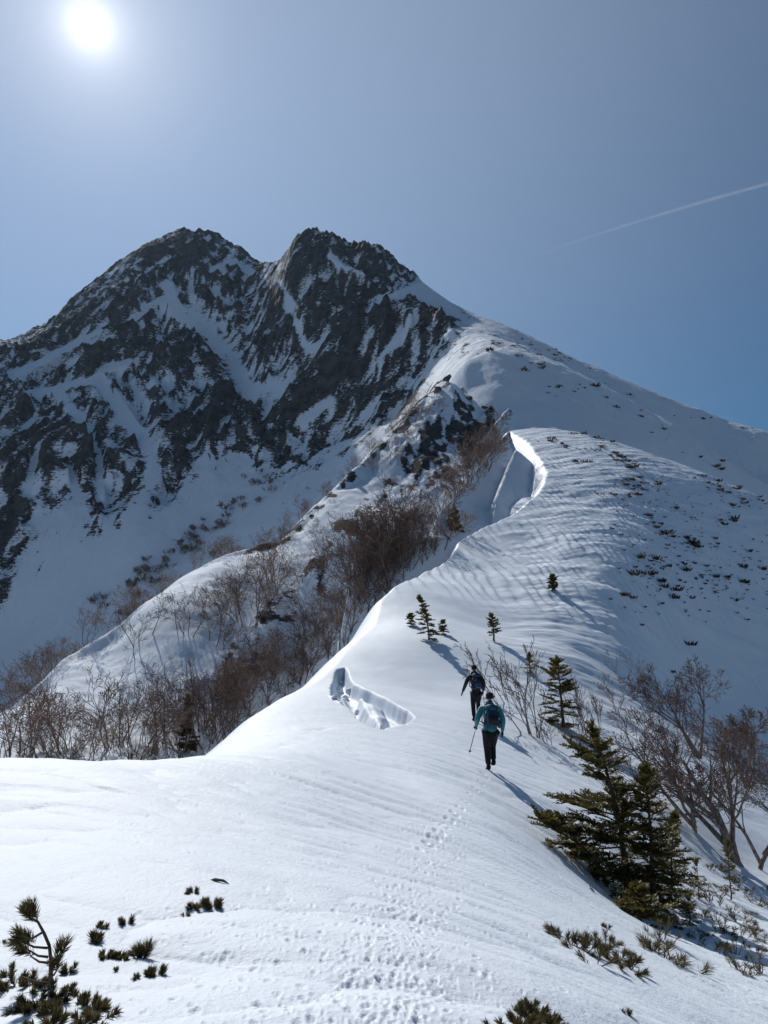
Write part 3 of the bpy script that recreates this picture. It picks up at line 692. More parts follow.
# ---- big firs on the right
def at_depth(px, py, d, layer='N'):
    u, w = ray(px, py); return Vector((u*d, d, ground_z(u*d, d, layer)))
fa = place(628, 893, 'N', 3, 60)
def Hpx(p, px): return px*p.y/F
fir('fir_tree', 'tall ragged fir with its top leaning left, left of the pair', 'fir', fa, fir_meshes(11, Hpx(fa, 150), .07, lean=(-.19, 0), width=Hpx(fa, 66), whorls=21, nl=.052, dens=40, flag=3.2, bare=.3, low=.1))
fb = place(655, 915, 'N', 3, 60)
fir('fir_tree', 'narrow dense fir in front, right of the pair', 'fir', fb, fir_meshes(12, Hpx(fb, 130), .06, lean=(-.02, 0), width=Hpx(fb, 30), whorls=24, nl=.052, dens=40, bare=.22, low=.03, taper=.55))
fc = place(606, 886, 'N', 3, 60)
fir('fir_tree', 'low sprawling fir bough tree reaching left over the lit snow beside the pair', 'fir', fc, fir_meshes(13, Hpx(fc, 62), .04, lean=(-1.05, -.1), width=Hpx(fc, 50), whorls=12, nl=.052, dens=40, flag=3.3, bare=.35, low=.35))
fd = place(672, 905, 'N', 3, 60)
fir('fir_tree', 'bushy half-height fir tucked against the right side of the pair', 'fir', fd, fir_meshes(14, Hpx(fd, 78), .035, lean=(.1, 0), width=Hpx(fd, 26), whorls=14, nl=.05, dens=38, bare=.2, low=.05))
fe = place(640, 920, 'N', 3, 60)
fir('fir_tree', 'dark low fir skirt at the foot of the pair, in deep shade', 'fir', fe, fir_meshes(15, Hpx(fe, 26), .03, width=Hpx(fe, 32), whorls=9, nl=.05, dens=38, bare=.1, low=.05))
fm = place(563, 727, 'N', 10, 60)
fir('fir_tree', 'dark bushy fir with a broad top halfway up the right side, beyond the hikers', 'fir', fm, fir_meshes(16, Hpx(fm, 64), .07, lean=(-.06, 0), width=Hpx(fm, 21), whorls=15, nl=.07, dens=28, bare=.25, low=.05, taper=.35))
f = place(429, 640, 'N', 20, 80)
fir('small_fir', 'thin young fir with a leaning stem above the cornice edge', 'fir', f, fir_meshes(17, Hpx(f, 41), .05, lean=(-.22, 0), width=Hpx(f, 11), whorls=13, nl=.10, dens=18, bare=.35, low=.1))
f = place(411, 626, 'N', 20, 80)
fir('small_fir', 'tiny fir tip left of the thin leaning fir', 'fir', f, fir_meshes(18, Hpx(f, 11), .03, width=Hpx(f, 6), whorls=7, nl=.09, dens=18, taper=.4))
f = place(443, 634, 'N', 20, 80)
fir('small_fir', 'little fir tip right of the thin leaning fir, in its shadow', 'fir', f, fir_meshes(19, Hpx(f, 12), .03, width=Hpx(f, 5), whorls=7, nl=.09, dens=18, taper=.4))
f = place(494, 641, 'N', 20, 80)
fir('small_fir', 'snow-plastered little fir standing above the front hiker', 'fir', f, fir_meshes(20, Hpx(f, 25), .06, lean=(-.1, 0), width=Hpx(f, 6.5), whorls=9, nl=.10, dens=20, low=.3, taper=.35))
f = place(553, 590, 'N', 20, 100)
fir('small_fir', 'lone stubby fir in the middle of the rippled dome casting a long shadow', 'fir', f, fir_meshes(21, Hpx(f, 14), .10, width=Hpx(f, 4.5), whorls=10, nl=.16, dens=14, taper=.2))
f = place(530, 672, 'N', 20, 100)
fir('small_fir', 'small round fir behind the reddish many-stemmed shrub', 'fir', f, fir_meshes(22, Hpx(f, 17), .04, width=Hpx(f, 7), whorls=6, nl=.07, dens=16))
f = place(699, 900, 'N', 5, 60)
fir('small_fir', 'spindly sapling with short level branches right of the fir pair', 'fir', f, fir_meshes(23, Hpx(f, 32), .015, width=Hpx(f, 8), whorls=7, nl=.035, dens=20, bare=.5))
f = place(731, 900, 'N', 5, 60)
fir('small_fir', 'thin sparse sapling under the big leaning birch', 'fir', f, fir_meshes(24, Hpx(f, 50), .018, width=Hpx(f, 11), whorls=9, nl=.04, dens=18, bare=.5))
f = place(690, 925, 'N', 5, 60)
fir('small_fir', 'short dark sapling standing on the shaded slope right of the fir pair', 'fir', f, fir_meshes(25, Hpx(f, 22), .015, width=Hpx(f, 10), whorls=5, nl=.035, dens=22, bare=.3))
f = place(612, 678, 'N', 20, 100)
# ---- bare birches on the right
b = place(742, 866, 'N', 5, 60)
birch('birch_tree', 'large leafless birch with a thick trunk leaning left, right of the firs', 'birch', b, 41, [((0, 0, 0), (-.42, .0, .85), Hpx(b, 125), .16), ((-.12, 0, .4), (-.12, .1, 1), Hpx(b, 110), .09), ((-.3, 0, .7), (-.75, .05, .75), Hpx(b, 100), .085), ((-.25, .05, .9), (.1, -.1, 1), Hpx(b, 80), .05)], kids=(8, 6, 5, 4), rmin=.006, crook=.12)
b = place(696, 832, 'N', 5, 60)
birch('birch_tree', 'smaller leafless birch with a forked dark stem behind the firs', 'birch', b, 42, [((0, 0, 0), (-.08, 0, 1), Hpx(b, 70), .08), ((0, 0, .35), (-.7, 0, .8), Hpx(b, 105), .07), ((0, 0, .5), (-.45, .1, 1), Hpx(b, 95), .05)], kids=(7, 6, 5, 3), rmin=.006)
b = place(757, 868, 'N', 5, 60)
birch('birch_tree', 'leafless birch with a pale stem at the right edge of the picture', 'birch', b, 43, [((0, 0, 0), (.35, .1, 1), Hpx(b, 90), .08), ((.1, 0, .4), (-.3, 0, 1), Hpx(b, 85), .06), ((.2, 0, .6), (.8, 0, 1), Hpx(b, 80), .05)], kids=(8, 6, 5, 3), rmin=.006)
b = place(700, 760, 'N', 5, 80)
birch('birch_tree', 'leafless birch crown rising from the shaded drop behind the larger birches', 'birch', b, 44, [((0, 0, 0), (-.25, .1, 1), Hpx(b, 80), .10), ((0, 0, .3), (.3, 0, 1), Hpx(b, 75), .08), ((0, 0, .3), (-.6, 0, .9), Hpx(b, 78), .07)], kids=(8, 6, 5, 3), rmin=.008)
b = place(748, 790, 'N', 5, 80)
birch('birch_tree', 'dense twiggy leafless birch at the right edge against the blue slope', 'birch', b, 45, [((0, 0, 0), (-.15, .1, 1), Hpx(b, 62), .10), ((0, 0, .3), (.5, 0, 1), Hpx(b, 60), .08), ((0, 0, .3), (.1, 0, 1), Hpx(b, 58), .07)], kids=(8, 6, 5, 3), rmin=.008)
b = place(535, 737, 'N', 5, 60)
birch('bare_shrub', 'reddish many-stemmed leafless shrub fanning left beside the hikers', 'shrub', b, 46, [((r_*.1, 0, 0), (dx, .05*i, 1), Hpx(b, L), .022) for i, (r_, dx, L) in enumerate([(-2, -.62, 92), (-1, -.45, 88), (0, -.3, 84), (1, -.12, 78), (2, .02, 66), (0, -.55, 70), (1, .2, 52), (-1, -.2, 74)])], kids=(7, 4, 3), maxlev=3, rmin=.006, up=.04, ang=(.25, .6), ln=(.3, .5), split=1)
b = place(506, 700, 'N', 5, 60)
birch('bare_shrub', 'thin reddish leafless shrub just right of the front hiker', 'shrub', b, 47, [((r_*.1, 0, 0), (dx, .05*i, 1), Hpx(b, L), .02) for i, (r_, dx, L) in enumerate([(-1, -.7, 62), (0, -.5, 58), (1, -.2, 50), (0, .0, 45)])], kids=(7, 4, 3), maxlev=3, rmin=.007, up=.04, ang=(.25, .6), ln=(.3, .5), split=1)
for i, (px, py, h, lb) in enumerate([(577, 752, 52, 'single upright bare stem left of the tall leaning fir'), (587, 735, 60, 'tall thin bare stem above the leaning fir top'), (600, 728, 40, 'short bare twig bush in the lit gap above the leaning fir'), (551, 745, 34, 'low bare twigs at the foot of the reddish shrub'),
        (618, 712, 45, 'bare bush on the shaded lane left of the birch crowns'), (636, 700, 50, 'bare bush touching the left side of the birch crowns'), (716, 905, 30, 'bare twigs beside the spindly sapling'), (672, 885, 40, 'bare stems rising behind the bushy half-height fir'), (560, 880, 14, 'faint dry twigs under the low fir bough'), (588, 888, 18, 'dry twigs at the foot of the low fir bough')]):
    b = place(px, py, 'N', 5, 90); n = 3 if h < 40 else 4
    r_ = random.Random(i)
    birch('bare_shrub', lb, 'shrub', b, 50+i, [((0, 0, 0), (r_.uniform(-.5, .3), r_.uniform(-.2, .2), 1), Hpx(b, h)*r_.uniform(.75, 1), .014) for k in range(n)], kids=(7, 4, 3), maxlev=3, rmin=.005, up=.05, ang=(.3, .7), ln=(.3, .5), split=1)
# ---- low scrub mats on the right foreground slope
low = [tuft_meshes(60+i, .22, 16, .075, 34, flat=.8) for i in range(3)]
low = [(a, b) for a, b in low]
spots = [(700,880),(712,893),(722,890),(735,885),(745,893),(757,903),(764,908),(730,912),(741,922),(690,895),(684,912),(702,915),(715,922),(728,935),(740,938),(752,930),(708,936),(695,940),(755,950),(765,975),(745,972),(712,950),(662,942),(668,958),(680,870),(652,950),(762,940),(735,955),(720,870),(708,868),(765,890),(750,915)]
for i, p in enumerate(places(spots, 'N', 4, 60)):
    if not p: continue
    e = bpy.data.objects.new('low_scrub', None); C.objects.link(e); e.location = W(p); e.rotation_euler = (0, -.35, rnd.random()*6.28); s_ = rnd.uniform(.7, 1.5); e.scale = (s_*1.3, s_, s_*.8)
    tag(e, 'low dark pine scrub half buried on the shaded slope right of the firs', 'scrub', 'low scrub right of the firs'); a, b = low[i % 3]; link('stem', a, e); link('needles', b, e)
# ---- scrub specks on the dome and slopes
def speck(seed):
    r = random.Random(seed); nd = MB()
    for k in range(46):
        a = r.random()*6.283; rr = r.random()**.5; p = Vector((math.cos(a)*rr*.35, math.sin(a)*rr*.7, -.03)); d = Vector((math.cos(a)*.6, math.sin(a)*.6, r.uniform(.3, 1))).normalized()
        nd.blade(p, d, d.cross(rv(r)).normalized(), r.uniform(.07, .16), r.uniform(.2, .5))
    return nd.mesh('scrub', M_SCRUB, False)
SPK = [speck(i) for i in range(6)]; q = []
r = random.Random(9)
for cx, cy, sx, sy, n in [(583,434,8,1.5,9),(598,436,6,2,8),(617,441,9,2,12),(552,439,4,1,3),(565,446,7,2,6),(603,447,5,3,6),(614,455,6,3,9),(626,462,10,4,14),(630,468,5,2,5),(590,462,9,1.5,5),(628,482,6,3,7),(640,489,8,4,10),(632,495,4,2,4),(655,481,10,3,5),(700,476,8,3,8),(710,484,6,3,8),(725,489,9,4,9),(745,488,10,4,9),(760,500,7,5,8),(735,503,10,5,7),(676,507,5,3,4),(648,516,6,2,4),(655,526,6,4,6),(666,534,6,3,5),(682,538,9,3,8),(695,546,8,4,7),(712,545,8,4,6),(724,520,12,5,8),(612,494,4,1.5,3),(650,560,10,6,6),(672,560,12,9,8),(700,572,14,6,8),(735,582,16,9,12),(755,565,12,12,8),(628,597,6,3,2),(665,590,14,10,5),(640,575,8,5,4),(720,600,25,12,6),(690,620,30,20,3),(640,625,2,1,1),(675,672,2,1,1)]:
    for k in range(int(n*1.15)): q.append((r.gauss(cx, sx*.7), r.gauss(cy, sy*.7)))
for i, p in enumerate(places(q, 'N', 40, 220)):
    if not p: continue
    o = link('snow_scrub', SPK[i % 6], None, W(p), r.random()*6.28, r.choice((.25, .35, .45, .6, .8, 1.05))*r.uniform(.8, 1.2)); o.scale.z *= r.uniform(1.0, 1.6)
    tag(o, 'dark dwarf pine patch poking through the snow on the shaded flank of the dome', 'scrub', 'scrub patches on the dome')
q2 = []
for cx, cy, sx, sy, n in [(640,490,28,14,70),(690,540,40,18,90),(720,580,40,14,90),(600,448,26,8,40),(740,500,25,9,50),(650,570,25,20,40),(690,600,50,20,30)]:
    for k in range(n): q2.append((r.gauss(cx, sx), r.gauss(cy, sy)))
sm = MB()
for p in places(q2, 'N', 40, 220):
    if not p: continue
    p = W(p); R2 = r.uniform(.05, .2)
    for k in range(9):
        a = r.random()*6.28; d = Vector((math.cos(a)*.8, math.sin(a)*.8, r.uniform(.2, 1))).normalized(); sm.blade(p+Vector((math.cos(a), math.sin(a), -.1))*R2*.6, d, d.cross(rv(r)).normalized(), R2*.6, R2*1.4)
tag(link('scrub_specks', sm.mesh('scrub_specks', M_SCRUB, False)), kind='stuff')
q = []
for cx, cy, sx, sy, n in [(475,352,12,2,4),(530,330,10,3,8),(512,345,14,4,10),(545,362,14,5,10),(520,340,12,5,8),(560,355,12,4,7),(585,385,15,3,7),(600,368,14,1.2,8),(565,350,14,1.2,8),(660,397,20,1.2,9),(720,418,22,1.2,12),(755,428,10,1.2,7),(570,392,12,4,5),(640,420,30,12,6),(700,450,30,10,5),(715,468,3,2,2)]:
    for k in range(n): q.append((r.gauss(cx, sx), r.gauss(cy, sy)))
for i, p in enumerate(places(q, 'M', 150, 700)):
    if not p: continue
    o = link('snow_scrub', SPK[i % 6], None, W(p), r.random()*6.28, r.choice((.6, .9, 1.3, 2.2))*r.uniform(.8, 1.3)); o.scale.z *= 1.1
    tag(o, 'tiny dark scrub patch on the far blue slope below the skyline', 'scrub', 'scrub patches on the far slope')
# ---- thicket of bare birches on the gully bank
def th(seed, H, n, kids=(6, 5, 3), rmin=.014, spread=.7):
    r = random.Random(seed); st = []
    for k in range(n): a = r.random()*6.28; st.append(((math.cos(a)*.25, math.sin(a)*.25, 0), (math.cos(a)*spread*r.random()-.12, math.sin(a)*spread*r.random(), 1), H*r.uniform(.7, 1), .055*H/5))
    wood, twig = MB(), MB(); o = dict(kids=kids, rmin=rmin, up=.05, crook=.17, ang=(.4, 1.0), len=(.42, .64), split=2, wind=Vector((-.3, -.2, 0)))
    for off, d, L, rad in st: grow(r, wood, twig, Vector(off)+Vector((0, 0, -.4)), Vector(d), L, rad, 0, 3, o)
    nw = len(wood.f); b0 = len(wood.v); wood.v += twig.v; wood.f += [tuple(x+b0 for x in f) for f in twig.f]; me = wood.mesh('bare_birch', M_BARKF); me.materials.append(M_TWIGF)
    me.polygons.foreach_set('material_index', [0]*nw+[1]*(len(wood.f)-nw)); return me
TH = [th(70+i, 5.0, 1+i % 3) for i in range(12)]
r = random.Random(21); q = []
poly = [(0,770),(0,752),(60,745),(110,735),(165,725),(215,718),(240,690),(290,650),(330,600),(370,555),(400,530),(430,505),(450,498),(505,440),(500,452),(450,500),(452,542),(420,566),(392,588),(380,605),(340,655),(298,690),(260,720),(215,752),(200,762)]
for k in range(6000):
    px, py = r.uniform(0, 510), r.uniform(430, 775)
    if inpoly(np.array([px]), np.array([py]), poly)[0]: q.append((px, py))
    if len(q) >= 175: break
for k in range(34): t = r.random(); q.append((r.gauss(440-60*t, 10), r.gauss(400+70*t, 10)))
for k in range(24): t = r.random(); q.append((r.gauss(125+160*t, 10), r.gauss(668-90*t, 16)))
for k in range(30): t = r.random(); q.append((r.gauss(452+48*t, 4), r.gauss(502-56*t, 5)))
for k in range(16): t = r.random(); q.append((r.gauss(195+150*t, 14), r.gauss(660-110*t, 14)))
for i, p in enumerate(places(q, 'S', 30, 300)):
    if not p: continue
    o = link('bare_birch', TH[i % 12], None, W(p), r.random()*6.28, r.uniform(.65, 1.35)*(.75 if p.y > 130 else 1))
    tag(o, 'leafless brown birch in the thicket on the gully bank left of the snow ridge', 'birch', 'birches of the gully thicket')
# trees along the spur crest and down its back
q = []
for k in range(95):
    t = r.random()**.9*(len(SPUR)-2.2)+.6; i = int(t); a = SPUR[i]+(SPUR[i+1]-SPUR[i])*(t-i); q.append((a[0]-r.uniform(-1.0, 9)*(.8 if r.random() < .7 else 2.2), a[1]+r.uniform(-1, 5)))
for i, (x, y) in enumerate(q):
    z = ground_z(x, y); o = link('bare_birch', TH[(i*5) % 12], None, Vector((x, y, z+ZO)), r.random()*6.28, r.uniform(.55, 1.0)*(.7 if y > 130 else 1))
    tag(o, 'small leafless birch on the crest of the narrow side spur', 'birch', 'birches along the spur crest')
# two dark conifers in the thicket
for (px, py, h, w_, sd, lb) in [(186,752,52,10,81,'dark narrow fir among the bare birches near the bottom left of the thicket'),(455,532,24,11,82,'dark fir at the top of the thicket under the snow scoop')]:
    f = place(px, py, 'S', 30, 300); fir('fir_tree', lb, 'fir', f, fir_meshes(sd, Hpx(f, h), .1, width=Hpx(f, w_), whorls=11, nl=.22, dens=7, bare=.1, low=.05))
# shrub band on the far snow fan
TS = [th(90+i, 3.2, 4, kids=(5, 4, 3), rmin=.035, spread=.9) for i in range(3)]; q = []
for k in range(60): t = r.random(); q.append((130+140*t+r.gauss(0, 7), 592-112*t+r.gauss(0, 7)))
for k in range(16): t = r.random(); q.append((95+60*t+r.gauss(0, 6), 600+30*t+r.gauss(0, 6)))
for i, p in enumerate(places(q, 'M', 200, 600)):
    if not p: continue
    o = link('bare_shrub', TS[i % 3], None, W(p), r.random()*6.28, r.uniform(.9, 1.7)); tag(o, 'tiny grey shrub in the diagonal band across the far snow gully', 'shrub', 'shrubs across the far gully')
# undergrowth twigs between the birches: one mass
us = MB(); q = []
for k in range(4000):
    px, py = r.uniform(0, 510), r.uniform(430, 775)
    if inpoly(np.array([px]), np.array([py]), poly)[0]: q.append((px, py))
    if len(q) >= 260: break
for p in places(q, 'S', 30, 300, 500):
    if not p: continue
    p = W(p)
    for k in range(7):
        d = Vector((r.gauss(-.1, .5), r.gauss(0, .5), 1)).normalized(); L = r.uniform(.6, 1.8); m = p+d*L*.5+rv(r, .08); e = p+d*L+rv(r, .15)
        us.tube([p-d*.2, m, e], [.02, .014, .008], 3, False)
        us.tube([m, m+(d+rv(r, .5)).normalized()*L*.4], [.012, .007], 3, False); us.tube([m, m+(d+rv(r, .5)).normalized()*L*.4], [.012, .007], 3, False)
tag(link('undergrowth', us.mesh('undergrowth', M_TWIGF)), kind='stuff')
# ---- contrail
r = random.Random(4); ct = bpy.data.meshes.new('contrail'); bm = bmesh.new(); D = 16000; n = 60; ring = []
for i in range(n+1):
    t = i/n; px = 470+(860-470)*t; py = 278+(160-278)*t-6*math.sin(t*3.1); u, w_ = ray(px, py); c = Vector((u*D, D, w_*D)); R_ = 22+46*t*(1+.25*gnoise(np.array([i*.3]), np.array([.5]), 3)[0])
    ring.append([bm.verts.new(c+Vector((0, math.cos(a)*R_, math.sin(a)*R_*1.1))) for a in [k*math.pi/4 for k in range(8)]])
for i in range(n):
    for k in range(8): bm.faces.new((ring[i][k], ring[i][(k+1) % 8], ring[i+1][(k+1) % 8], ring[i+1][k]))
bm.to_mesh(ct); bm.free(); ct.polygons.foreach_set('use_smooth', [True]*len(ct.polygons))
m, nt, out = mat('ice crystal trail'); tc = nn(nt, 'ShaderNodeTexCoord'); dn = noise(nt, tc.outputs['Object'], .003, 4, .6); sg = nn(nt, 'ShaderNodeSeparateXYZ'); nt.links.new(tc.outputs['Generated'], sg.inputs[0])
tr_ = nn(nt, 'ShaderNodeBsdfTransparent'); df = nn(nt, 'ShaderNodeBsdfDiffuse'); df.inputs['Color'].default_value = (.9, .9, .9, 1); tl = nn(nt, 'ShaderNodeBsdfTranslucent'); tl.inputs['Color'].default_value = (.9, .9, .9, 1)
m1 = nn(nt, 'ShaderNodeMixShader'); m1.inputs[0].default_value = .6; nt.links.new(df.outputs[0], m1.inputs[1]); nt.links.new(tl.outputs[0], m1.inputs[2])
lw = nn(nt, 'ShaderNodeLayerWeight'); lw.inputs['Blend'].default_value = .5
fac = math_(nt, 'MULTIPLY', math_(nt, 'MULTIPLY', mapr(nt, dn, .3, .7, .5, 1), mapr(nt, sg.outputs['X'], 0, .75, .0, .09)), mapr(nt, lw.outputs['Facing'], 0, 1, 1, 0))
m2 = nn(nt, 'ShaderNodeMixShader'); nt.links.new(fac, m2.inputs[0]); nt.links.new(tr_.outputs[0], m2.inputs[1]); nt.links.new(m1.outputs[0], m2.inputs[2]); nt.links.new(m2.outputs[0], out.inputs['Surface'])
ct.materials.append(m); tag(link('contrail', ct), 'thin white aircraft trail fading leftwards across the sky above the right slope', 'contrail')

# ---- lumps broken off the cornice
def lump(seed):
    r_ = random.Random(seed); bm = bmesh.new(); bmesh.ops.create_icosphere(bm, subdivisions=3, radius=1); cuts = [(rv(r_).normalized(), r_.uniform(.45, .85)) for k in range(7)]
    for v_ in bm.verts:
        for n_, d_ in cuts:
            k = v_.co.dot(n_)-d_
            if k > 0: v_.co -= n_*k*.85
        v_.co *= 1+.05*math.sin(v_.co.x*9+seed)*math.sin(v_.co.y*8)
    me = bpy.data.meshes.new('snow_block'); bm.to_mesh(me); bm.free(); me.polygons.foreach_set('use_smooth', [True]*len(me.polygons)); me.materials.append(M_SNOW); return me
LP_ = [lump(k) for k in range(4)]
for k, (px, py, s_, lb) in enumerate([(338,692,.20,'broken snow lump at the left end of the cornice crack'),(345,699,.14,'small snow lump just below the left end of the cornice crack'),(334,699,.11,'smallest snow lump outside the left edge of the cornice crack'),(350,692,.16,'snow lump wedged between the crack wall and the fallen slab'),(357,714,.13,'snow lump in the shaded gap under the fallen slab'),(342,684,.17,'snow lump high in the narrow left part of the cornice crack')]):
    p = place(px, py, 'N', 12, 45); o = link('snow_block', LP_[k % 4], None, W(p)+Vector((0, 0, s_*.25))); o.scale = (s_*1.2, s_, s_*.8); o.rotation_euler = (k*.4, .3, k*1.3); tag(o, lb, 'snow block', 'snow lumps in the cornice crack')

# ---- dark outcrops on the crest between the spur and the dome
def crag(seed):
    r_ = random.Random(seed); bm = bmesh.new(); bmesh.ops.create_icosphere(bm, subdivisions=4, radius=1); cuts = [(rv(r_).normalized(), r_.uniform(.35, .8)) for k in range(14)]
    for v_ in bm.verts:
        for n_, d_ in cuts:
            k = v_.co.dot(n_)-d_
            if k > 0: v_.co -= n_*k*.95
    P_ = np.array([v_.co[:] for v_ in bm.verts]); n_ = .10*fbm(P_[:, 0]*3+seed, P_[:, 2]*3+P_[:, 1]*2, 4, seed)
    for v_, q_ in zip(bm.verts, n_): v_.co *= 1+q_
    me = bpy.data.meshes.new('rock_outcrop'); bm.to_mesh(me); bm.free(); me.materials.append(M_ROCK); return me
M_ROCK, nt, out = mat('dark crag rock'); tc = nn(nt, 'ShaderNodeTexCoord'); n_ = noise(nt, tc.outputs['Object'], 2.5, 7, .65); b_ = nn(nt, 'ShaderNodeBsdfPrincipled'); b_.inputs['Roughness'].default_value = .9
geo = nn(nt, 'ShaderNodeNewGeometry'); sx = nn(nt, 'ShaderNodeSeparateXYZ'); nt.links.new(geo.outputs['Normal'], sx.inputs[0]); ledge = mapr(nt, math_(nt, 'ADD', sx.outputs['Z'], math_(nt, 'MULTIPLY', n_, .5)), .98, 1.08)
nt.links.new(mixc(nt, ledge, mixc(nt, mapr(nt, n_, .35, .65), (.022, .021, .022), (.085, .078, .075)), (.72, .79, .88)), b_.inputs['Base Color'])
bp = nn(nt, 'ShaderNodeBump'); bp.inputs['Distance'].default_value = .3; bp.inputs['Strength'].default_value = .8; nt.links.new(n_, bp.inputs['Height']); nt.links.new(bp.outputs[0], b_.inputs['Normal']); nt.links.new(b_.outputs[0], out.inputs['Surface'])
CR = [crag(k) for k in range(3)]
for k, (px, py, w_, h_, lb) in enumerate([(449,380,9,9,'large dark crag at the top of the side spur where it meets the ridge'),(438,391,7,6,'dark crag just left below the large one on the spur crest'),(468,399,6,4,'low dark rock right of the large crag on the ridge edge'),(288,540,5,4,'small dark rock on the spur crest where it kinks'),(312,516,5,3.5,'dark rock on the spur crest above the kink'),(352,474,6,4,'dark rock midway up the spur crest'),(384,445,5,4,'dark rock on the upper spur crest'),(414,412,6,5,'dark rock high on the spur crest below the crags'),(484,408,5,3,'small rock poking from the snow at the head of the ribs')]):
    p = place(px, py, 'all', 60, 400)
    o = link('rock_outcrop', CR[k % 3], None, W(p)); o.scale = (Hpx(p, w_), Hpx(p, w_)*.9, Hpx(p, h_)*.8); o.rotation_euler = (.2*k, 0, 1.1*k); tag(o, lb, 'rock', 'dark crags along the spur crest')
# ================================================================== the hikers
def cloth(name, col, rough=.8, col2=None, bump=.5):
    m, nt, out = mat(name); tc = nn(nt, 'ShaderNodeTexCoord'); n = noise(nt, tc.outputs['Object'], 9, 4, .6)
    p = nn(nt, 'ShaderNodeBsdfPrincipled'); p.inputs['Roughness'].default_value = rough
    c = mixc(nt, mapr(nt, n, .35, .65), col, col2 or tuple(x*.75 for x in col)); nt.links.new(c, p.inputs['Base Color'])
    bp = nn(nt, 'ShaderNodeBump'); bp.inputs['Distance'].default_value = .03; bp.inputs['Strength'].default_value = bump; nt.links.new(n, bp.inputs['Height']); nt.links.new(bp.outputs[0], p.inputs['Normal'])
    nt.links.new(p.outputs[0], out.inputs['Surface']); return m
M_SKIN = cloth('skin', (.45, .27, .19), .5, bump=.1); M_BLACK = cloth('black cloth', (.006, .006, .008), .9); M_HAIR = cloth('dark hair', (.015, .011, .01), .5)
M_TEAL = cloth('teal jacket cloth', (.035, .24, .26), .6, (.02, .17, .20)); M_NAVY = cloth('black jacket cloth', (.008, .009, .014), .6)
M_PACKB = cloth('blue pack cloth', (.012, .06, .17), .6); M_PACKT = cloth('steel blue pack cloth', (.015, .085, .15), .6); M_PACKD = cloth('black pack cloth', (.01, .011, .014), .7)
M_METAL = cloth('pole metal', (.25, .25, .26), .35, bump=0); M_PALE = cloth('pale pink strap', (.5, .32, .30), .7)
def skin_mesh(name, verts, edges, rads, m, sub=2, root=0, flat=1.0):
    me = bpy.data.meshes.new(name); me.from_pydata([tuple(v) for v in verts], edges, []); o = bpy.data.objects.new(name, me); C.objects.link(o)
    md = o.modifiers.new('skin', 'SKIN'); md.use_smooth_shade = True; md.branch_smoothing = .6
    for i, (sv, rr) in enumerate(zip(me.skin_vertices[0].data, rads)):
        sv.radius = (rr if isinstance(rr, (int, float)) else rr[0], rr if isinstance(rr, (int, float)) else rr[1]); sv.use_root = (i == root)
    s2 = o.modifiers.new('sub', 'SUBSURF'); s2.levels = s2.render_levels = sub
    dg = bpy.context.evaluated_depsgraph_get(); dg.update(); ne = bpy.data.meshes.new_from_object(o.evaluated_get(dg)); bpy.data.objects.remove(o)
    ne.name = name; ne.materials.clear(); ne.materials.append(m); ne.polygons.foreach_set('use_smooth', [True]*len(ne.polygons)); return ne
def chain(V, E, Rr, pts, rads, start=None):
    prev = start
    for p, rr in zip(pts, rads):
        V.append(Vector(p)); Rr.append(rr); i = len(V)-1
        if prev is not None: E.append((prev, i))
        prev = i
    return prev
def hand(V, E, Rr, wrist, wi, d, side, grip=False):
    d = Vector(d).normalized(); side = Vector(side).normalized(); nrm = d.cross(side)
    palm = chain(V, E, Rr, [wrist+d*.05, wrist+d*.085], [(.036, .022), (.038, .02)], wi); c = .5 if grip else .2
    for k, L in zip((-1.5, -.5, .5, 1.5), (.065, .075, .07, .055)):
        b = wrist+d*.095+side*k*.019; f1 = b+d*L*.5+nrm*c*.01; f2 = f1+(d*(1-c)+nrm*c)*L*.35; f3 = f2+(d*(1-2*c)+nrm*2*c)*L*.25
        chain(V, E, Rr, [b, f1, f2, f3], [.0105, .010, .009, .007], palm)
    t = wrist+d*.03-side*.035; chain(V, E, Rr, [t, t+d*.03-side*.018+nrm*.006, t+d*.055-side*.02+nrm*.014], [.012, .011, .009], palm-1)
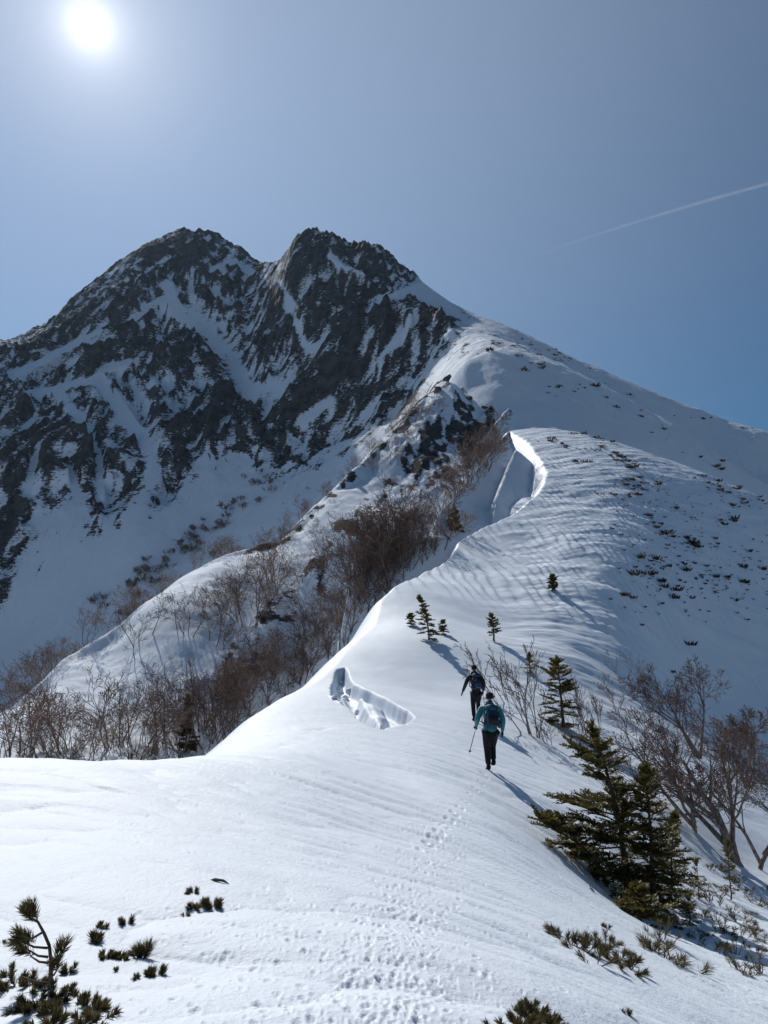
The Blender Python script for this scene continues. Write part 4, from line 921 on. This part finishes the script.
def person(label, pos, rz, J, sub, top, pants, hat, grip_left=True):
    """J: joint positions in metres, x right, y ahead, z up, from the ground between the feet"""
    j = {k: Vector(v) for k, v in J.items()}
    e = bpy.data.objects.new('person', None); C.objects.link(e); e.location = pos; e.rotation_euler = (0, 0, rz); tag(e, label, 'person', 'hikers walking up the ridge')
    V, E, Rr = [], [], []; hd = j['head']; nk = j['neck']; pel = j['pelvis']
    root = chain(V, E, Rr, [pel], [(.13, .10)])
    ch = chain(V, E, Rr, [pel.lerp(nk, .35), pel.lerp(nk, .75), nk-Vector((0, 0, .03)), nk+(hd-nk)*.3], [(.12, .09), (.14, .10), (.07, .06), (.052, .052)], root)
    top_ = chain(V, E, Rr, [hd-Vector((0, 0, .05))+Vector((0, .01, 0)), hd+Vector((0, 0, .02)), hd+Vector((0, -.005, .09))], [(.062, .07), (.076, .09), (.05, .06)], ch)
    chain(V, E, Rr, [hd+Vector((0, .095, -.015))], [.016], top_-1)          # nose
    chain(V, E, Rr, [hd+Vector((.083, -.005, -.01))], [.014], top_-1); chain(V, E, Rr, [hd+Vector((-.083, -.005, -.01))], [.014], top_-1)   # ears
    for s in 'lr':
        a = chain(V, E, Rr, [j['sh'+s], j['el'+s], j['wr'+s]], [(.055, .055), (.042, .042), (.028, .026)], 2)
        hand(V, E, Rr, j['wr'+s], a, (j['wr'+s]-j['el'+s]), (0, 1, 0) if not grip_left or s == 'r' else (1, 0, 0), s == 'l')
        chain(V, E, Rr, [j['hp'+s], j['kn'+s], j['an'+s], j['an'+s]+Vector((0, .05, -.05)), j['to'+s]], [(.085, .085), (.06, .06), (.042, .042), (.04, .035), (.035, .025)], root)
    link('body', skin_mesh('body', V, E, Rr, M_SKIN), e)
    V, E, Rr = [], [], []                                                   # jacket
    root = chain(V, E, Rr, [pel.lerp(nk, .45)], [(.172, .125)])
    chain(V, E, Rr, [pel.lerp(nk, .2), pel+Vector((0, 0, .0)), pel-Vector((0, 0, .11))], [(.168, .125), (.185, .14), (.195, .15)], root)
    u = chain(V, E, Rr, [pel.lerp(nk, .8), nk-Vector((0, 0, .02)), nk+Vector((0, .0, .09))], [(.165, .125), (.11, .10), (.078, .08)], root)
    for s in 'lr': chain(V, E, Rr, [j['sh'+s], j['sh'+s].lerp(j['el'+s], .5), j['el'+s], j['el'+s].lerp(j['wr'+s], .5), j['wr'+s]], [(.088, .088), (.078, .078), (.066, .066), (.058, .056), (.046, .044)], u-2)
    link('jacket', skin_mesh('jacket', V, E, Rr, top), e)
    V, E, Rr = [], [], []                                                   # trousers
    root = chain(V, E, Rr, [pel+Vector((0, 0, -.02))], [(.15, .115)])
    for s in 'lr': chain(V, E, Rr, [j['hp'+s]-Vector((0, 0, .04)), j['hp'+s].lerp(j['kn'+s], .55), j['kn'+s], j['kn'+s].lerp(j['an'+s], .45), j['an'+s]+Vector((0, 0, .03))], [(.118, .118), (.10, .102), (.076, .08), (.07, .076), (.062, .066)], root)
    link('trousers', skin_mesh('trousers', V, E, Rr, pants), e)
    for s in 'lr':
        V, E, Rr = [], [], []; a = j['an'+s]; chain(V, E, Rr, [a+Vector((0, -.01, .07)), a+Vector((0, -.01, -.02)), a+Vector((0, .03, -.055)), (a+j['to'+s])*.5+Vector((0, .02, -.035)), j['to'+s]+Vector((0, .02, -.01))], [(.058, .062), (.056, .065), (.055, .04), (.052, .036), (.042, .028)])
        link('boot', skin_mesh('boot', V, E, Rr, M_BLACK), e)
        V, E, Rr = [], [], []; wv = j['wr'+s]; V.append(wv-(wv-j['el'+s])*.12); Rr.append((.036, .034)); V.append(wv.copy()); Rr.append((.034, .03)); E.append((0, 1))
        hand(V, E, Rr, wv, 1, (wv-j['el'+s]), (0, 1, 0) if not grip_left or s == 'r' else (1, 0, 0), s == 'l'); Rr[2:] = [tuple(x*1.25 for x in q) if isinstance(q, tuple) else q*1.15 for q in Rr[2:]]
        link('glove', skin_mesh('glove', V, E, Rr, M_BLACK, 1), e)
    V, E, Rr = [], [], []; chain(V, E, Rr, [hd+Vector((0, -.03, -.06)), hd+Vector((0, -.02, .0)), hd+Vector((0, -.012, .06)), hd+Vector((0, -.01, .115))], [(.085, .08), (.104, .11), (.104, .115), (.06, .07)])
    link('hat', skin_mesh('hat', V, E, Rr, hat), e)
    V, E, Rr = [], [], []; chain(V, E, Rr, [hd+Vector((0, -.03, -.16)), hd+Vector((0, -.04, -.06))], [(.066, .055), (.08, .07)])
    link('hair', skin_mesh('hair', V, E, Rr, M_HAIR, 1), e)
    return e
def soft_box(name, m, size, taper=.8, bulge=.12, r=.04, seg=6):
    bm = bmesh.new(); bmesh.ops.create_cube(bm, size=1); bmesh.ops.bevel(bm, geom=bm.edges[:], offset=.16, segments=3, affect='EDGES'); bmesh.ops.subdivide_edges(bm, edges=bm.edges[:], cuts=1)
    for v in bm.verts:
        t = v.co.z+.5; k = 1-(1-taper)*max(0, t-.55)/.45*1.0-(.12*max(0, .35-t)/.35); v.co.x *= k; v.co.y *= k*(1+bulge*math.sin(t*6)*.5); v.co = Vector((v.co.x*size[0], v.co.y*size[1], v.co.z*size[2]))
    me = bpy.data.meshes.new(name); bm.to_mesh(me); bm.free(); me.polygons.foreach_set('use_smooth', [True]*len(me.polygons)); me.materials.append(m); return me
def backpack(label, pos, rz, ma, mb, mc, tilt, J):
    e = bpy.data.objects.new('backpack', None); C.objects.link(e); e.location = pos; e.rotation_euler = (tilt, 0, rz); tag(e, label, 'backpack', 'backpacks worn by the hikers')
    def part(nm, me, loc, rot=(0, 0, 0), par=e): o = link(nm, me, par, Vector(loc)); o.rotation_euler = rot; return o
    b = part('pack_body', soft_box('pack_body', ma, (.31, .20, .46), .86), (0, 0, 0)); part('lid', soft_box('lid', mb, (.29, .21, .12), .8), (0, -.005, .245), (.12, 0, 0))
    f = part('front_pocket', soft_box('front_pocket', mc, (.21, .09, .25), .8), (0, -.115, -.03)); part('side_pocket', soft_box('side_pocket', mb, (.06, .13, .2), .8), (-.165, -.01, -.12)); part('side_pocket', soft_box('side_pocket', mb, (.06, .13, .2), .8), (.165, -.01, -.12))
    for s in (-1, 1):
        t = MB(); t.tube([Vector((s*.09, .10, .2)), Vector((s*.11, .13, .27)), Vector((s*.13, .23, .26)), Vector((s*.15, .33, .12)), Vector((s*.17, .27, -.08)), Vector((s*.15, .1, -.16))], [.018]*6, 6); part('shoulder_strap', t.mesh('shoulder_strap', M_PACKD), (0, 0, 0))
        t = MB(); t.tube([Vector((s*.10, -.11, .22)), Vector((s*.105, -.125, .05)), Vector((s*.10, -.11, -.2))], [.008]*3, 5); part('compression_strap', t.mesh('compression_strap', M_PACKD), (0, 0, 0))
    return e, part
# the nearer hiker, teal jacket
g = W(place(491, 771, 'N', 8, 40)); rz = R(6)
J1 = dict(pelvis=(0, 0, .93), neck=(.02, .07, 1.47), head=(.03, .11, 1.65), shl=(-.19, .05, 1.42), shr=(.22, .05, 1.41), ell=(-.30, .0, 1.14), wrl=(-.27, .24, .98), elr=(.31, -.02, 1.12), wrr=(.31, .08, .86),
          hpl=(-.09, 0, .88), knl=(-.07, .05, .48), anl=(-.06, -.02, .10), tol=(-.06, .16, .03), hpr=(.10, 0, .88), knr=(.10, .20, .52), anr=(.09, .10, .18), tor=(.10, .28, .13))
person('hiker in a teal jacket and black trousers walking away, the nearer of the two', g, rz, J1, 2, M_TEAL, M_BLACK, M_BLACK)
def off(g, rz, v): return g+Matrix.Rotation(rz, 3, 'Z')@Vector(v)
e, part = backpack('blue backpack with a black front pocket on the teal jacket', off(g, rz, (.01, -.15, 1.19)), rz, M_PACKT, M_PACKT, M_PACKD, R(-6), J1)
# the farther hiker, black jacket
g2 = W(place(476, 721, 'N', 12, 50)); rz2 = R(10)
J2 = dict(pelvis=(.03, 0, .95), neck=(.0, .08, 1.49), head=(0, .12, 1.68), shl=(-.20, .05, 1.44), shr=(.20, .05, 1.44), ell=(-.32, .02, 1.18), wrl=(-.41, .08, .93), elr=(.30, .0, 1.16), wrr=(.31, .16, .93),
          hpl=(-.07, 0, .9), knl=(-.08, .02, .5), anl=(-.10, -.12, .11), tol=(-.10, .07, .03), hpr=(.12, 0, .9), knr=(.15, .22, .56), anr=(.16, .22, .17), tor=(.17, .40, .14))
person('hiker in a black jacket and black trousers walking away, the farther of the two', g2, rz2, J2, 2, M_NAVY, M_BLACK, M_BLACK, False)
e, part = backpack('dark backpack with a bright blue lid on the black jacket', off(g2, rz2, (.01, -.15, 1.22)), rz2, M_PACKD, M_PACKB, M_PACKB, R(-6), J2)
t = MB(); t.tube([Vector((-.07, -.15, -.13)), Vector((0, -.17, -.16)), Vector((.08, -.15, -.13))], [.012]*3, 5); part('pale_strap', t.mesh('pale_strap', M_PALE), (0, 0, 0))
def pole(label, a, b, r=.009):
    e = bpy.data.objects.new('trekking_pole', None); C.objects.link(e); e.location = a; tag(e, label, 'trekking pole', 'trekking poles'); d = b-a
    t = MB(); t.tube([Vector((0, 0, 0)), d*.55, d], [r*.7, r*.9, r], 8); link('shaft', t.mesh('shaft', M_METAL), e)
    t = MB(); t.tube([d*.9, d*1.0, d*1.03], [.017, .019, .013], 8); link('grip', t.mesh('grip', M_BLACK), e)
    t = MB(); t.tube([d*.06, d*.07, d*.08], [.03, .035, .012], 10); link('basket', t.mesh('basket', M_BLACK), e)
hl = off(g, rz, (-.24, .30, 1.02)); tip = off(g, rz, (-.52, -.10, .42))
pole('metal trekking pole swung clear of the snow in the left hand of the teal-jacketed hiker', tip, hl, .012)
hr = off(g2, rz2, (.31, .22, .90)); tip = off(g2, rz2, (.36, -.1, .0)); tip.z = ground_z(tip.x, tip.y, 'N')+ZO-.02
pole('metal trekking pole in the right hand of the black-jacketed hiker', tip, hr)
